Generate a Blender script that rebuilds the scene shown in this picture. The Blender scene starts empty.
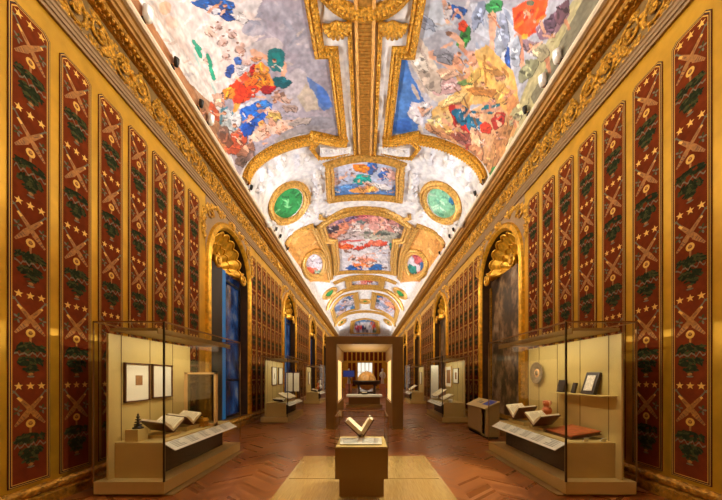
import bpy, bmesh, math, random
import numpy as np
from math import sin, cos, pi, sqrt, radians
from mathutils import Vector, Matrix

random.seed(4)
rng = np.random.default_rng(7)
COL = bpy.context.scene.collection

# ------------------------------------------------------------------ dimensions of the gallery (metres)
EYE = 1.6            # camera height
FPX = 300.0          # focal length for the 722 x 500 frame
VU, VV = 365.0, 377.0
HALF = 4.1           # half width of the room
SPAN = 3.62          # half span of the vault
SPRING = 5.74        # vault springing above the eye
RISE = 1.76
Y0, Y1 = -3.0, 42.5
NICHES = [9.2 + 7.1 * k for k in range(5)]
R_IN, R_OUT, ARCH_Z = 1.28, 1.5, 4.67

# ------------------------------------------------------------------ small helpers
def lin(c):
    return tuple(((v / 255) / 12.92 if v / 255 <= 0.04045 else ((v / 255 + 0.055) / 1.055) ** 2.4) for v in c)

def P(u, v, d):
    return Vector(((u - VU) * d / FPX, d, EYE + (VV - v) * d / FPX))

class NT:
    def __init__(self, name):
        self.m = bpy.data.materials.new(name); self.m.use_nodes = True
        self.t = self.m.node_tree; self.n = self.t.nodes; self.l = self.t.links
        self.b = self.n['Principled BSDF']; self.out = self.n['Material Output']
    def node(self, typ, **kw):
        n = self.n.new(typ)
        for k, v in kw.items():
            if hasattr(n, k): setattr(n, k, v)
        return n
    def link(self, a, b): self.l.new(a, b)
    def coord(self, scale=(1, 1, 1), which='Object'):
        tc = self.node('ShaderNodeTexCoord'); mp = self.node('ShaderNodeMapping')
        mp.inputs['Scale'].default_value = scale
        self.link(tc.outputs[which], mp.inputs['Vector']); return mp.outputs['Vector']
    def noise(self, vec, scale, detail=3, rough=.55):
        n = self.node('ShaderNodeTexNoise'); n.inputs['Scale'].default_value = scale
        n.inputs['Detail'].default_value = detail; n.inputs['Roughness'].default_value = rough
        self.link(vec, n.inputs['Vector']); return n.outputs['Fac']
    def ramp(self, fac, stops):
        r = self.node('ShaderNodeValToRGB'); e = r.color_ramp.elements
        while len(e) < len(stops): e.new(.5)
        for i, (p, c) in enumerate(stops):
            e[i].position = p; e[i].color = (*c, 1)
        self.link(fac, r.inputs['Fac']); return r.outputs['Color']
    def math(self, op, a, b=None, c=None):
        n = self.node('ShaderNodeMath'); n.operation = op
        for i, x in enumerate((a, b, c)):
            if x is None: continue
            if isinstance(x, (int, float)): n.inputs[i].default_value = x
            else: self.link(x, n.inputs[i])
        return n.outputs[0]
    def bump(self, h, strength=.4, dist=.02):
        b = self.node('ShaderNodeBump'); b.inputs['Strength'].default_value = strength
        b.inputs['Distance'].default_value = dist
        self.link(h, b.inputs['Height']); self.link(b.outputs['Normal'], self.b.inputs['Normal'])
    def mix(self, fac, a, b, mode='MIX'):
        n = self.node('ShaderNodeMix'); n.data_type = 'RGBA'; n.blend_type = mode
        for s, x in ((n.inputs[0], fac), (n.inputs[6], a), (n.inputs[7], b)):
            if isinstance(x, (int, float)): s.default_value = x
            elif isinstance(x, tuple): s.default_value = (*x, 1)
            else: self.link(x, s)
        return n.outputs[2]

def mat(name, c, rough=.6, metal=0., var=.0, vscale=6, bump=0, bscale=30, bdist=.01, spec=None):
    k = NT(name); c = lin(c)
    k.b.inputs['Roughness'].default_value = rough; k.b.inputs['Metallic'].default_value = metal
    if spec is not None: k.b.inputs['Specular IOR Level'].default_value = spec
    k.b.inputs['Base Color'].default_value = (*c, 1)
    if var or bump:
        v = k.coord()
        if var:
            f = k.noise(v, vscale, 4)
            k.link(k.ramp(f, [(.28, tuple(x * (1 - var) for x in c)), (.72, tuple(min(1, x * (1 + var)) for x in c))]), k.b.inputs['Base Color'])
        if bump: k.bump(k.noise(v, bscale, 4), bump, bdist)
    return k.m

def emit(name, c, s):
    k = NT(name); k.b.inputs['Base Color'].default_value = (*lin(c), 1)
    k.b.inputs['Emission Color'].default_value = (*lin(c), 1); k.b.inputs['Emission Strength'].default_value = s
    return k.m

M = {}
M['gold_wall'] = mat('gilded wall ground', (212, 162, 42), .33, .5, .16, 3, .2, 40, .005)
M['gold'] = mat('gilded moulding', (220, 164, 42), .34, .5, .4, 9, .6, 34, .012)
M['gold_carved'] = mat('carved gilding', (206, 146, 44), .34, .5, .75, 22, 1.0, 26, .035)  # strong colour mottle paints dark crevices and highlights into the carving
M['gold_pale'] = mat('pale gilding', (198, 152, 72), .42, .3, .55, 12, .8, 24, .02)
M['gold_deep'] = mat('old dark gilding', (178, 126, 36), .38, .45, .6, 14, .8, 26, .02)
M['gold_line'] = mat('gold thread border', (224, 172, 66), .5, .25)
M['gold_rib'] = mat('bronze gold crown band', (190, 138, 62), .4, .45, .4, 14, .6, 30, .012)
M['taupe'] = mat('taupe painted moulding', (150, 118, 78), .6, 0, .12, 8)
M['frieze_ground'] = mat('frieze ground', (128, 98, 48), .6, .1, .25, 9)
M['brown_gold'] = mat('bronzed ledge', (170, 124, 58), .38, .3, .25, 6)
M['ledge_white'] = mat('cream ledge edge', (228, 210, 182), .6, 0, .08)
M['red_cloth'] = mat('red brown brocade', (112, 46, 16), .85, 0, .25, 7, .2, 160, .002, .08)
M['dark_line'] = mat('dark braid', (48, 22, 12), .8)
M['star'] = mat('gold embroidered star', (236, 184, 80), .5, .3)
M['torch'] = mat('gold embroidery', (164, 106, 38), .55, .2, .45, 34)
M['torch_dark'] = mat('ochre embroidery', (104, 62, 24), .6, .1)
M['steel_green'] = mat('grey green embroidery', (104, 98, 70), .7, 0, .25, 40)
M['leaf'] = mat('dark green embroidery', (40, 46, 24), .85, 0, .4, 30, 0, 30, .01, .08)
M['leaf_light'] = mat('mid green embroidery', (70, 70, 36), .85, 0, .3, 30, 0, 30, .01, .08)
M['ribbon'] = mat('pale ribbon embroidery', (124, 96, 62), .7, 0, .2, 30)
M['beige'] = mat('beige lacquered board', (200, 173, 104), .55, 0, .05, 3)
M['beige_dark'] = mat('beige plinth lacquer', (164, 134, 78), .5, 0, .05, 3)
M['seam'] = mat('shadow gap seam', (120, 92, 52), .8)
M['brown_panel'] = mat('brown lacquered panel', (128, 94, 40), .45, 0, .06, 2)
M['black_metal'] = mat('blackened steel edge', (64, 50, 34), .35, .5)
M['bronze_metal'] = mat('bronze steel edge', (150, 112, 66), .35, .6)
M['void_and_shade'] = mat('dark interior and painted shade', (52, 40, 26), .7)
M['white_card'] = mat('white caption card', (226, 222, 206), .7, 0, .04)
M['print_grey'] = mat('grey caption print', (120, 116, 106), .8)
M['mat_board'] = mat('white mount board', (236, 228, 208), .8)
M['frame_brown'] = mat('brown frame wood', (92, 54, 26), .5, 0, .2, 20)
M['frame_pale'] = mat('pale limewood frame', (222, 178, 112), .5, 0, .12, 10)
M['print_sepia'] = mat('sepia picture', (150, 104, 58), .8, 0, .5, 60)
M['leather'] = mat('brown leather binding', (98, 56, 28), .5, 0, .25, 20, .3, 80, .003)
M['leather_dark'] = mat('dark leather binding', (48, 34, 28), .5, 0, .2, 20)
M['leather_red'] = mat('orange brown leather', (182, 92, 46), .5, 0, .3, 14, .3, 60, .003)
M['paper'] = mat('aged paper', (240, 226, 192), .85, 0, .06, 12)
M['ink'] = mat('faded ink', (150, 128, 96), .9)
M['ivory'] = mat('ivory inlay', (214, 200, 180), .4, 0, .3, 40)
M['dark_wood'] = mat('dark carved wood', (44, 28, 18), .45, 0, .2, 20)
M['terracotta'] = mat('terracotta clay', (198, 104, 56), .6, 0, .3, 14)
M['terra_pale'] = mat('pale clay ornament', (230, 176, 120), .7)
M['pewter'] = mat('tarnished silver', (150, 128, 100), .38, .5, .3, 14)
M['white_metal'] = mat('white enamelled metal', (232, 230, 224), .35)
M['dark_enamel'] = mat('black enamelled metal', (30, 28, 26), .4)
M['globe_skin'] = mat('varnished globe gores', (206, 156, 84), .4, 0, .35, 6)
M['brass'] = mat('brass ring', (206, 156, 70), .3, .8)
M['marble_dark'] = mat('dark brown niche lining', (74, 50, 26), .6, .1, .3, 5)  # plain dark brown colour of the recess lining
M['stone_pale'] = mat('pale door stone', (214, 190, 150), .6, 0, .08)
M['rose_lit_floor'] = mat('rose lit floor stand-in', (206, 140, 104), .5, 0, .2, 6)
M['lamp'] = emit('warm lamp strip', (255, 226, 170), .8)
M['lens_glow'] = emit('spotlight lens', (255, 244, 220), 4)
M['day_glow'] = emit('daylit opening', (226, 226, 214), .9)
M['lit_wall'] = emit('back lit pale glass', (255, 222, 150), .6)
M['screen_blue'] = emit('blue screen', (18, 34, 92), .5)
M['screen_light'] = emit('pale screen lines', (120, 150, 210), .7)

def glass_material(name, tint, refl):
    k = NT(name); k.n.remove(k.b)
    tr = k.node('ShaderNodeBsdfTransparent'); tr.inputs['Color'].default_value = (*tint, 1)
    gl = k.node('ShaderNodeBsdfGlossy'); gl.inputs['Roughness'].default_value = .03
    fr = k.node('ShaderNodeLayerWeight'); fr.inputs['Blend'].default_value = .12
    mx = k.node('ShaderNodeMixShader')
    k.link(k.math('MULTIPLY_ADD', fr.outputs['Facing'], refl, .012), mx.inputs['Fac'])
    k.link(tr.outputs[0], mx.inputs[1]); k.link(gl.outputs[0], mx.inputs[2]); k.link(mx.outputs[0], k.out.inputs['Surface'])
    return k.m
M['glass'] = glass_material('clear case glass', (.975, .98, .97), .16)
M['smoked'] = glass_material('dim old glass', (.55, .55, .5), .16)

def white_stucco():
    k = NT('white stucco relief'); v = k.coord()
    k.b.inputs['Roughness'].default_value = .7
    k.link(k.ramp(k.noise(v, 5, 5), [(.3, lin((190, 188, 194))), (.7, lin((238, 234, 232)))]), k.b.inputs['Base Color'])
    w = k.node('ShaderNodeTexWave'); w.inputs['Scale'].default_value = .55; w.inputs['Distortion'].default_value = 14
    w.inputs['Detail'].default_value = 3; w.inputs['Detail Scale'].default_value = 1.3
    k.link(v, w.inputs['Vector']); k.bump(w.outputs['Fac'], .65, .06); return k.m
M['stucco'] = white_stucco()

def fresco_material():
    k = NT('fresco pigment'); v = k.coord()
    a = k.node('ShaderNodeVertexColor'); a.layer_name = 'pigment'
    f = k.noise(v, 7, 6, .65)
    mul = k.ramp(f, [(.25, (.80, .78, .78)), (.75, (1.16, 1.15, 1.13))])
    k.link(k.mix(1., a.outputs['Color'], mul, 'MULTIPLY'), k.b.inputs['Base Color'])
    k.b.inputs['Roughness'].default_value = .75; k.bump(k.noise(v, 30, 3), .15, .01); return k.m
M['fresco'] = fresco_material()

def parquet():
    k = NT('chevron oak parquet'); tc = k.node('ShaderNodeTexCoord'); sp = k.node('ShaderNodeSeparateXYZ')
    k.link(tc.outputs['Object'], sp.inputs[0])
    u = k.math('DIVIDE', sp.outputs['X'], .46); col = k.math('FLOOR', u); f = k.math('FRACT', u)
    par = k.math('MODULO', k.math('ABSOLUTE', col), 2.0)
    tri = k.math('ABSOLUTE', k.math('SUBTRACT', par, f))
    vv = k.math('DIVIDE', k.math('MULTIPLY_ADD', tri, .40, sp.outputs['Y']), .075)
    idx = k.math('FLOOR', vv); fr = k.math('FRACT', vv)
    cx = k.node('ShaderNodeCombineXYZ'); k.link(col, cx.inputs[0]); k.link(idx, cx.inputs[1])
    wn = k.node('ShaderNodeTexWhiteNoise'); k.link(cx.outputs[0], wn.inputs['Vector'])
    v = k.coord((1, 1, 1)); n = k.noise(v, 1.3, 3)
    mixv = k.math('ADD', k.math('MULTIPLY', wn.outputs['Value'], .5), k.math('MULTIPLY', n, .5))
    c = k.ramp(mixv, [(.12, lin((108, 60, 22))), (.5, lin((134, 76, 30))), (.95, lin((160, 98, 42)))])
    edge = k.math('LESS_THAN', k.math('MINIMUM', fr, k.math('MULTIPLY', f, 6.0)), .09)
    c = k.mix(k.math('MULTIPLY', edge, .12), c, lin((46, 20, 8)))
    k.link(c, k.b.inputs['Base Color'])
    k.link(k.math('MULTIPLY_ADD', wn.outputs['Value'], .12, .26), k.b.inputs['Roughness'])
    k.bump(k.noise(v, 14, 2), .10, .004)
    return k.m
M['parquet'] = parquet()

def brushed():
    k = NT('brushed champagne metal'); v = k.coord((40, 1.2, 1))
    k.link(k.ramp(k.noise(v, 3, 3), [(.3, lin((186, 152, 84))), (.7, lin((226, 194, 118)))]), k.b.inputs['Base Color'])
    k.b.inputs['Metallic'].default_value = .6; k.b.inputs['Roughness'].default_value = .27; return k.m
M['floor_metal'] = brushed()

def dusk():
    k = NT('dusk sky in window'); v = k.coord((1, 1, .8))
    f = k.noise(v, 1.6, 5, .6)
    c = k.ramp(f, [(.36, lin((6, 10, 20))), (.5, lin((18, 46, 92))), (.6, lin((44, 92, 150))), (.72, lin((150, 150, 160)))])
    k.b.inputs['Base Color'].default_value = (.01, .012, .02, 1); k.b.inputs['Roughness'].default_value = .1
    k.link(c, k.b.inputs['Emission Color']); k.b.inputs['Emission Strength'].default_value = .26
    return k.m
M['dusk'] = dusk()

def dark_landscape():
    k = NT('dark landscape painting'); v = k.coord((1, 1, .7)); f = k.noise(v, 1.9, 6, .65)
    k.link(k.ramp(f, [(.32, lin((24, 18, 14))), (.48, lin((70, 54, 38))), (.58, lin((150, 118, 84))), (.7, lin((176, 164, 144)))]), k.b.inputs['Base Color'])
    k.b.inputs['Roughness'].default_value = .3; return k.m
M['landscape'] = dark_landscape()

ORIGIN = {}
class MB:
    """collects shapes and links them as one mesh object"""
    def __init__(s): s.v, s.f, s.mi, s.sm = [], [], [], []
    def add(s, vs, fs, mi=0, smooth=False):
        o = len(s.v); s.v += [tuple(p) for p in vs]
        for f in fs: s.f.append([i + o for i in f])
        s.mi += [mi] * len(fs); s.sm += [smooth] * len(fs); return s
    def box(s, a, b, mi=0):
        x0, x1 = sorted((a[0], b[0])); y0, y1 = sorted((a[1], b[1])); z0, z1 = sorted((a[2], b[2]))
        vs = [(x0, y0, z0), (x1, y0, z0), (x1, y1, z0), (x0, y1, z0), (x0, y0, z1), (x1, y0, z1), (x1, y1, z1), (x0, y1, z1)]
        return s.add(vs, [(0, 3, 2, 1), (4, 5, 6, 7), (0, 1, 5, 4), (1, 2, 6, 5), (2, 3, 7, 6), (3, 0, 4, 7)], mi)
    def xbox(s, mtx, size, mi=0):
        hx, hy, hz = [k / 2 for k in size]
        vs = [mtx @ Vector((x, y, z)) for z in (-hz, hz) for x, y in ((-hx, -hy), (hx, -hy), (hx, hy), (-hx, hy))]
        return s.add(vs, [(0, 3, 2, 1), (4, 5, 6, 7), (0, 1, 5, 4), (1, 2, 6, 5), (2, 3, 7, 6), (3, 0, 4, 7)], mi)
    def prism(s, a, b, vec, mi=0):
        """closed outline 'a' (list of points) extruded by vec"""
        n = len(a); vs = [Vector(p) for p in a] + [Vector(p) + Vector(vec) for p in a]
        return s.add(vs, [list(range(n))[::-1], list(range(n, 2 * n))] + [(i, (i + 1) % n, n + (i + 1) % n, n + i) for i in range(n)], mi)
    def tube(s, pts, r, n=6, mi=0, closed=False, smooth=True):
        pts = [Vector(p) for p in pts]; N = len(pts); vs = []; fs = []
        rs = r if isinstance(r, (list, tuple)) else [r] * N
        up = None
        for i, p in enumerate(pts):
            a = pts[(i - 1) % N] if closed or i else pts[0]; b = pts[(i + 1) % N] if closed or i < N - 1 else pts[-1]
            t = (b - a).normalized()
            if up is None: up = t.orthogonal().normalized()
            up = (up - t * up.dot(t)); up = up.normalized() if up.length > 1e-6 else t.orthogonal().normalized()
            w = t.cross(up)
            for k in range(n):
                an = 2 * pi * k / n; vs.append(p + (up * cos(an) + w * sin(an)) * rs[i])
        for i in range(N if closed else N - 1):
            j = (i + 1) % N
            for k in range(n):
                fs.append((i * n + k, i * n + (k + 1) % n, j * n + (k + 1) % n, j * n + k))
        if not closed: fs += [list(range(n))[::-1], [(N - 1) * n + k for k in range(n)]]
        return s.add(vs, fs, mi, smooth)
    def lathe(s, prof, c, n=24, mi=0, axis='z'):
        vs = []; fs = []; c = Vector(c)
        for r, h in prof:
            for k in range(n):
                a = 2 * pi * k / n
                q = (r * cos(a), r * sin(a), h)
                if axis == 'x': q = (h, r * cos(a), r * sin(a))
                if axis == 'y': q = (r * cos(a), h, r * sin(a))
                vs.append(c + Vector(q))
        for i in range(len(prof) - 1):
            for k in range(n): fs.append((i * n + k, i * n + (k + 1) % n, (i + 1) * n + (k + 1) % n, (i + 1) * n + k))
        fs += [list(range(n))[::-1], [(len(prof) - 1) * n + k for k in range(n)]]
        return s.add(vs, fs, mi, True)
    def ball(s, c, r, n=8, m=5, mi=0, mtx=None):
        r = r if isinstance(r, (tuple, list)) else (r, r, r); vs = []; fs = []; c = Vector(c)
        for i in range(m + 1):
            t = pi * i / m
            for k in range(n):
                a = 2 * pi * k / n; q = Vector((r[0] * sin(t) * cos(a), r[1] * sin(t) * sin(a), r[2] * cos(t)))
                if mtx: q = mtx @ q
                vs.append(c + q)
        for i in range(m):
            for k in range(n): fs.append((i * n + k, (i + 1) * n + k, (i + 1) * n + (k + 1) % n, i * n + (k + 1) % n))
        return s.add(vs, fs, mi, True)
    def build(s, name, mats, parent=None, loc=None, recalc=True):
        o = Vector(ORIGIN.get(parent.name, (0, 0, 0))) if parent else Vector(loc or (0, 0, 0))
        me = bpy.data.meshes.new(name)
        me.from_pydata([Vector(p) - o for p in s.v], [], s.f)
        for m_ in (mats if isinstance(mats, (list, tuple)) else [mats]): me.materials.append(m_)
        me.polygons.foreach_set('material_index', s.mi); me.polygons.foreach_set('use_smooth', s.sm)
        if recalc and len(s.f) < 60000:
            bm = bmesh.new(); bm.from_mesh(me); bmesh.ops.recalc_face_normals(bm, faces=bm.faces); bm.to_mesh(me); bm.free()
        me.update(); ob = bpy.data.objects.new(name, me); COL.objects.link(ob)
        if parent: ob.parent = parent
        else: ob.location = o
        ORIGIN[ob.name] = tuple(o); return ob

def tag(o, label=None, cat=None, group=None, kind=None):
    if label: o['label'] = label
    if cat: o['category'] = cat
    if group: o['group'] = group
    if kind: o['kind'] = kind
    return o
def thing(name, loc, label, cat, group=None, kind=None):
    o = bpy.data.objects.new(name, None); COL.objects.link(o); o.location = loc; o.empty_display_size = .1
    ORIGIN[o.name] = tuple(loc); return tag(o, label, cat, group, kind)
def copy_tree(o, parent=None):
    c = o.copy(); COL.objects.link(c); c.parent = parent; ORIGIN[c.name] = ORIGIN.get(o.name, (0, 0, 0))
    for ch in list(o.children): copy_tree(ch, c)
    return c

# ================================================================== FLOOR AND END WALL
fl = MB().box((-HALF - .7, Y0, -.08), (HALF + .7, Y1 + 1.2, 0)).build('floor', M['parquet'])
tag(fl, 'polished brown chevron parquet floor running the length of the gallery', 'floor', kind='structure')

# ================================================================== WALLS
def wall_mesh(s):
    mb = MB(); zt = 6.36; X = s * HALF; edges = [Y0]
    for c in NICHES:
        edges += [c - R_IN, c + R_IN]
    edges.append(Y1)
    for i in range(0, len(edges), 2):
        a, b = edges[i], edges[i + 1]
        mb.add([(X, a, 0), (X, b, 0), (X, b, zt), (X, a, zt)], [(0, 1, 2, 3)])
    n = 24
    for c in NICHES:
        mb.add([(X, c - R_IN, 0), (X, c + R_IN, 0), (X, c + R_IN, .3), (X, c - R_IN, .3)], [(0, 1, 2, 3)])
        pts = [(c - R_IN * cos(pi * k / n), ARCH_Z + R_IN * sin(pi * k / n)) for k in range(n + 1)]
        for k in range(n):
            (ya, za), (yb, zb) = pts[k], pts[k + 1]
            mb.add([(X, ya, za), (X, yb, zb), (X, yb, zt), (X, ya, zt)], [(0, 1, 2, 3)])
    # outer leaf of the wall so that it has thickness
    mb.add([(X + s * .75, Y0, 0), (X + s * .75, Y1, 0), (X + s * .75, Y1, zt), (X + s * .75, Y0, zt)], [(0, 1, 2, 3)])
    return mb
walls = {}
for s, nm in ((-1, 'wall_left'), (1, 'wall_right')):
    walls[s] = wall_mesh(s).build(nm, M['gold_wall'], recalc=False)
    tag(walls[s], f'gilded {"left" if s < 0 else "right"} wall hung with red brocade strips', 'wall', kind='structure')

# ---- the brocade strip: one mesh, used by every strip
def brocade(w=.46, h=5.7):
    mb = MB(); W2 = w / 2; e = .012
    MI = dict(red=0, dark=1, line=2, star=3, torch=4, tdark=5, steel=6, leaf=7, leaf2=8, ribbon=9)
    def poly(pts, z, mi): mb.add([(e + z, y, zz) for y, zz in pts], [list(range(len(pts)))], MI[mi])
    c = .055
    def outline(i):
        a = W2 - i; t = h - i; k = c
        return [(-a, i), (a, i), (a, t - k), (a - k, t), (-a + k, t), (-a, t - k)]
    o = outline(0); mb.prism([(0, y, z) for y, z in o], None, (e, 0, 0), MI['red'])
    def ring(i0, i1, z, mi):
        A, B = outline(i0), outline(i1); n = len(A)
        for k in range(n): poly([A[k], A[(k + 1) % n], B[(k + 1) % n], B[k]], z, mi)
    ring(0, .009, .001, 'dark'); ring(.009, .016, .001, 'line'); ring(.016, .026, .001, 'dark'); ring(.032, .040, .001, 'line')
    def star(y, z, r):
        poly([(y + (r if k % 2 == 0 else r * .42) * sin(pi * k / 5), z + (r if k % 2 == 0 else r * .42) * cos(pi * k / 5)) for k in range(10)], .0015, 'star')
    def ell(y, z, a, b, rot, mi, lay, n=8):
        cr, sr = cos(rot), sin(rot)
        poly([(y + a * cos(2 * pi * k / n) * cr - b * sin(2 * pi * k / n) * sr, z + a * cos(2 * pi * k / n) * sr + b * sin(2 * pi * k / n) * cr) for k in range(n)], lay, mi)
    def bar(p, q, w0, w1, mi, lay):
        p, q = Vector(p), Vector(q); d = (q - p).normalized(); nn = Vector((-d.y, d.x))
        poly([tuple(p + nn * w0), tuple(p - nn * w0), tuple(q - nn * w1), tuple(q + nn * w1)], lay, mi)
    rr = random.Random(3)
    per = 1.1; z0 = h - .11
    k = 0
    while z0 - per * k > .9:
        z = z0 - per * k; k += 1
        for y in (-.125, 0, .125): star(y, z, .05)
        zc = z - .29
        for sg in (-1, 1):
            # a grey-green spearhead above, a striped gold horn below, crossing in the middle
            bar((sg * .17, z - .06), (sg * .09, z - .17), .007, .012, 'steel', .0015); bar((sg * .115, z - .15), (-sg * .05, zc - .05), .021, .033, 'torch', .002 + .0004 * (sg > 0))
            bar((sg * .105, z - .145), (sg * .125, z - .165), .03, .03, 'star', .0021); ell(sg * .06, z - .215, .03, .005, sg * .7, 'tdark', .0040 + .0003 * (sg > 0), 6)
            bar((-sg * .045, zc - .05), (-sg * .165, z - .47), .038, .012, 'torch', .0028 + .0004 * (sg > 0))
            for q in range(4):
                t = .25 + .2 * q; cy, cz = -sg * (.045 + .12 * t), zc - .05 + (-.13) * t
                ell(cy, cz, .034 * (1 - .55 * t), .006, -sg * .85 + pi / 2 * 0, 'tdark', .0036 + .0003 * (sg > 0), 6)
            ell(sg * .172, z - .065, .035, .008, sg * .8, 'steel', .002, 6); ell(sg * .172, z - .065, .03, .007, -sg * .8, 'steel', .0021, 6)
            for q in range(5):   # bow loops at the sides
                a = q * 1.256; ell(sg * .135 + .026 * cos(a), zc + .0 + .04 * sin(a), .026, .013, a, 'leaf2' if q % 2 else 'steel', .0018, 6)
        n = 14
        for q in range(n):
            a0, a1 = 2 * pi * q / n, 2 * pi * (q + 1) / n
            poly([(.052 * cos(a0), z - .455 + .052 * sin(a0)), (.052 * cos(a1), z - .455 + .052 * sin(a1)), (.024 * cos(a1), z - .455 + .024 * sin(a1)), (.024 * cos(a0), z - .455 + .024 * sin(a0))], .003, 'line')
        ell(0, z - .445, .02, .02, 0, 'torch', .0035, 6); bar((0, z - .47), (0, z - .6), .014, .01, 'torch', .0017)
        for tier, (zt, hw, hh) in enumerate(((z - .635, .155, .062), (z - .80, .125, .06), (z - .885, .07, .04))):
            for q in range(60 if tier < 2 else 18):
                y = rr.uniform(-1, 1) * hw; dz = rr.uniform(-1, 1) * hh * (1 - .45 * abs(y) / hw)
                ell(y, zt + dz, rr.uniform(.028, .046), rr.uniform(.011, .019), rr.uniform(-.7, .7) + (.5 if y < 0 else -.5), 'leaf' if rr.random() < .68 else 'leaf2', .0018 + .00006 * q, 6)
        pts = [(-.175 + .35 * q / 20, z - .715 + .02 * sin(q * 1.25) + rr.uniform(-.016, .016)) for q in range(21)]   # fluttering ribbon
        for q in range(20):
            (a, b), (c2, d) = pts[q], pts[q + 1]
            poly([(a, b - .011), (c2, d - .011), (c2, d + .011), (a, b + .011)], .0062, 'ribbon' if q % 3 else 'steel')
        ell(0, z - .955, .03, .02, 0, 'torch', .007, 8); ell(0, z - .985, .045, .012, 0, 'steel', .006, 8); ell(0, z - .93, .05, .012, 0, 'leaf2', .006, 8)
    return mb
strip_mats = [M[k] for k in ('red_cloth', 'dark_line', 'gold_line', 'star', 'torch', 'torch_dark', 'steel_green', 'leaf', 'leaf_light', 'ribbon')]
strip0 = brocade().build('brocade_strip', strip_mats, walls[-1], recalc=False)
first = True
for s in (-1, 1):
    slots = [(3.665 + .585 * k if s < 0 else 3.77 + .588 * k) for k in range(-1, 7)]
    for a in NICHES[:-1]:
        slots += [a + 1.5 + .05 + (4.0 / 7) * (k + .5) for k in range(7)]
    slots += [NICHES[-1] + 1.5 + .05 + .571 * (k + .5) for k in range(5)]
    for y in slots:
        o = strip0 if first else strip0.copy()
        if not first: COL.objects.link(o)
        first = False; o.parent = walls[s]
        o.location = (s * HALF, y, .3); o.rotation_euler = (0, 0, 0 if s < 0 else pi)

# ---- end wall with its daylit door
mb = MB(); mb.box((-HALF, Y1, 0), (-1.1, Y1 + .3, 7.4)).box((1.1, Y1, 0), (HALF, Y1 + .3, 7.4)).box((-1.1, Y1, 3.7), (1.1, Y1 + .3, 7.4))
we = tag(mb.build('wall_end', M['gold_wall']), 'far end wall with gold and red stripes above the door', 'wall', kind='structure')
mb = MB()
for k in range(-6, 6):
    mb.box((k * .62 + .09, Y1 - .02, 3.9), (k * .62 + .53, Y1, 6.9))
mb.build('brocade_band', M['red_cloth'], we)
mb = MB()
for k in (-4, -3, 2, 3): mb.box((k * .62 + .09, Y1 - .02, .3), (k * .62 + .53, Y1, 3.6))
mb.build('brocade_band', M['red_cloth'], we)
mb = MB(); mb.prism([(-HALF, Y1, 6.3), (-HALF, Y1 - .1, 6.32), (-HALF, Y1 - .1, 6.9), (-HALF, Y1 - .35, 7.1), (-HALF, Y1 - .4, 7.34), (-HALF, Y1, 7.34)], None, (2 * HALF, 0, 0)); mb.build('end_cornice', M['brown_gold'], we)
d = thing('door_1', (0, Y1, 0), 'pale daylit glazed door in the far end wall', 'door', kind='structure')
MB().box((-1.1, Y1 + .25, 0), (1.1, Y1 + .29, 3.7)).build('daylit_pane', M['day_glow'], d)
mb = MB()
for x in (-1.06, -.55, 0, .55, 1.06): mb.box((x - .05, Y1 + .05, 0), (x + .05, Y1 + .2, 3.7))
for z in (1.0, 2.3, 3.65): mb.box((-1.1, Y1 + .05, z - .04), (1.1, Y1 + .2, z + .04))
mb.build('door_frame', M['stone_pale'], d)
wb = MB().box((-HALF, Y0 - .2, 0), (HALF, Y0, 9.3)).build('wall_back', M['gold_wall'])
tag(wb, 'gilded wall behind the viewpoint', 'wall', kind='structure')

# ================================================================== BASEBOARDS
for s, nm in ((-1, 'baseboard_left'), (1, 'baseboard_right')):
    X = s * HALF
    def seg(a, b, mb): mb.prism([(X, a, 0), (X - s * .13, a, 0), (X - s * .13, a, .13), (X - s * .09, a, .16), (X, a, .16)], None, (0, b - a, 0))
    mb = MB(); seg(Y0, Y1, mb)
    bb = tag(mb.build(nm, M['gold_deep']), f'gilded {"left" if s < 0 else "right"} skirting with a leaf roll', 'skirting', kind='structure')
    mb = MB(); mb.tube([(X - s * .075, Y0, .215), (X - s * .075, Y1, .215)], .06, 10)
    y = 3.0
    while y < 20:   # slanting leaves wrapped round the roll
        for q in range(3):
            mb.ball((X - s * (.075 + .045 * cos(.9 * (q - .6))), y + .04 * q, .215 + .05 * sin(.9 * (q - .6))), (.022, .075, .022), 6, 4, 0)
        y += .21
    mb.build('leaf_roll', M['gold_deep'], bb)

# ================================================================== CORNICES
def leaf(mb, c, L, W, a, X, s, mi=0, lift=.02):
    """a raised leaf in the plane of the wall; a = direction"""
    cy, cz = c; n = 5; vs = []; fs = []
    for i in range(n + 1):
        t = i / n; w = W * sin(pi * (t * .92 + .04)) ** .8; up = lift * sin(pi * t) + .004
        for j, (k, hh) in enumerate(((-1, .2), (0, 1), (1, .2))):
            y = cy + (t * L) * cos(a) - k * w * sin(a); z = cz + (t * L) * sin(a) + k * w * cos(a)
            vs.append((X - s * up * hh, y, z))
    for i in range(n):
        for j in range(2): fs.append((i * 3 + j, i * 3 + j + 1, i * 3 + j + 4, i * 3 + j + 3))
    mb.add(vs, fs, mi, True)
def spiral(mb, c, r0, turns, a0, sg, X, s, rad=.014, n=26, mi=0):
    pts = []; rs = []
    for i in range(n):
        t = i / (n - 1); r = r0 * (1 - .86 * t); a = a0 + sg * turns * 2 * pi * t
        pts.append((X - s * (.012 + .03 * t), c[0] + r * cos(a), c[1] + r * sin(a))); rs.append(rad * (1.1 - .4 * t))
    mb.tube(pts, rs, 5, mi)
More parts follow.
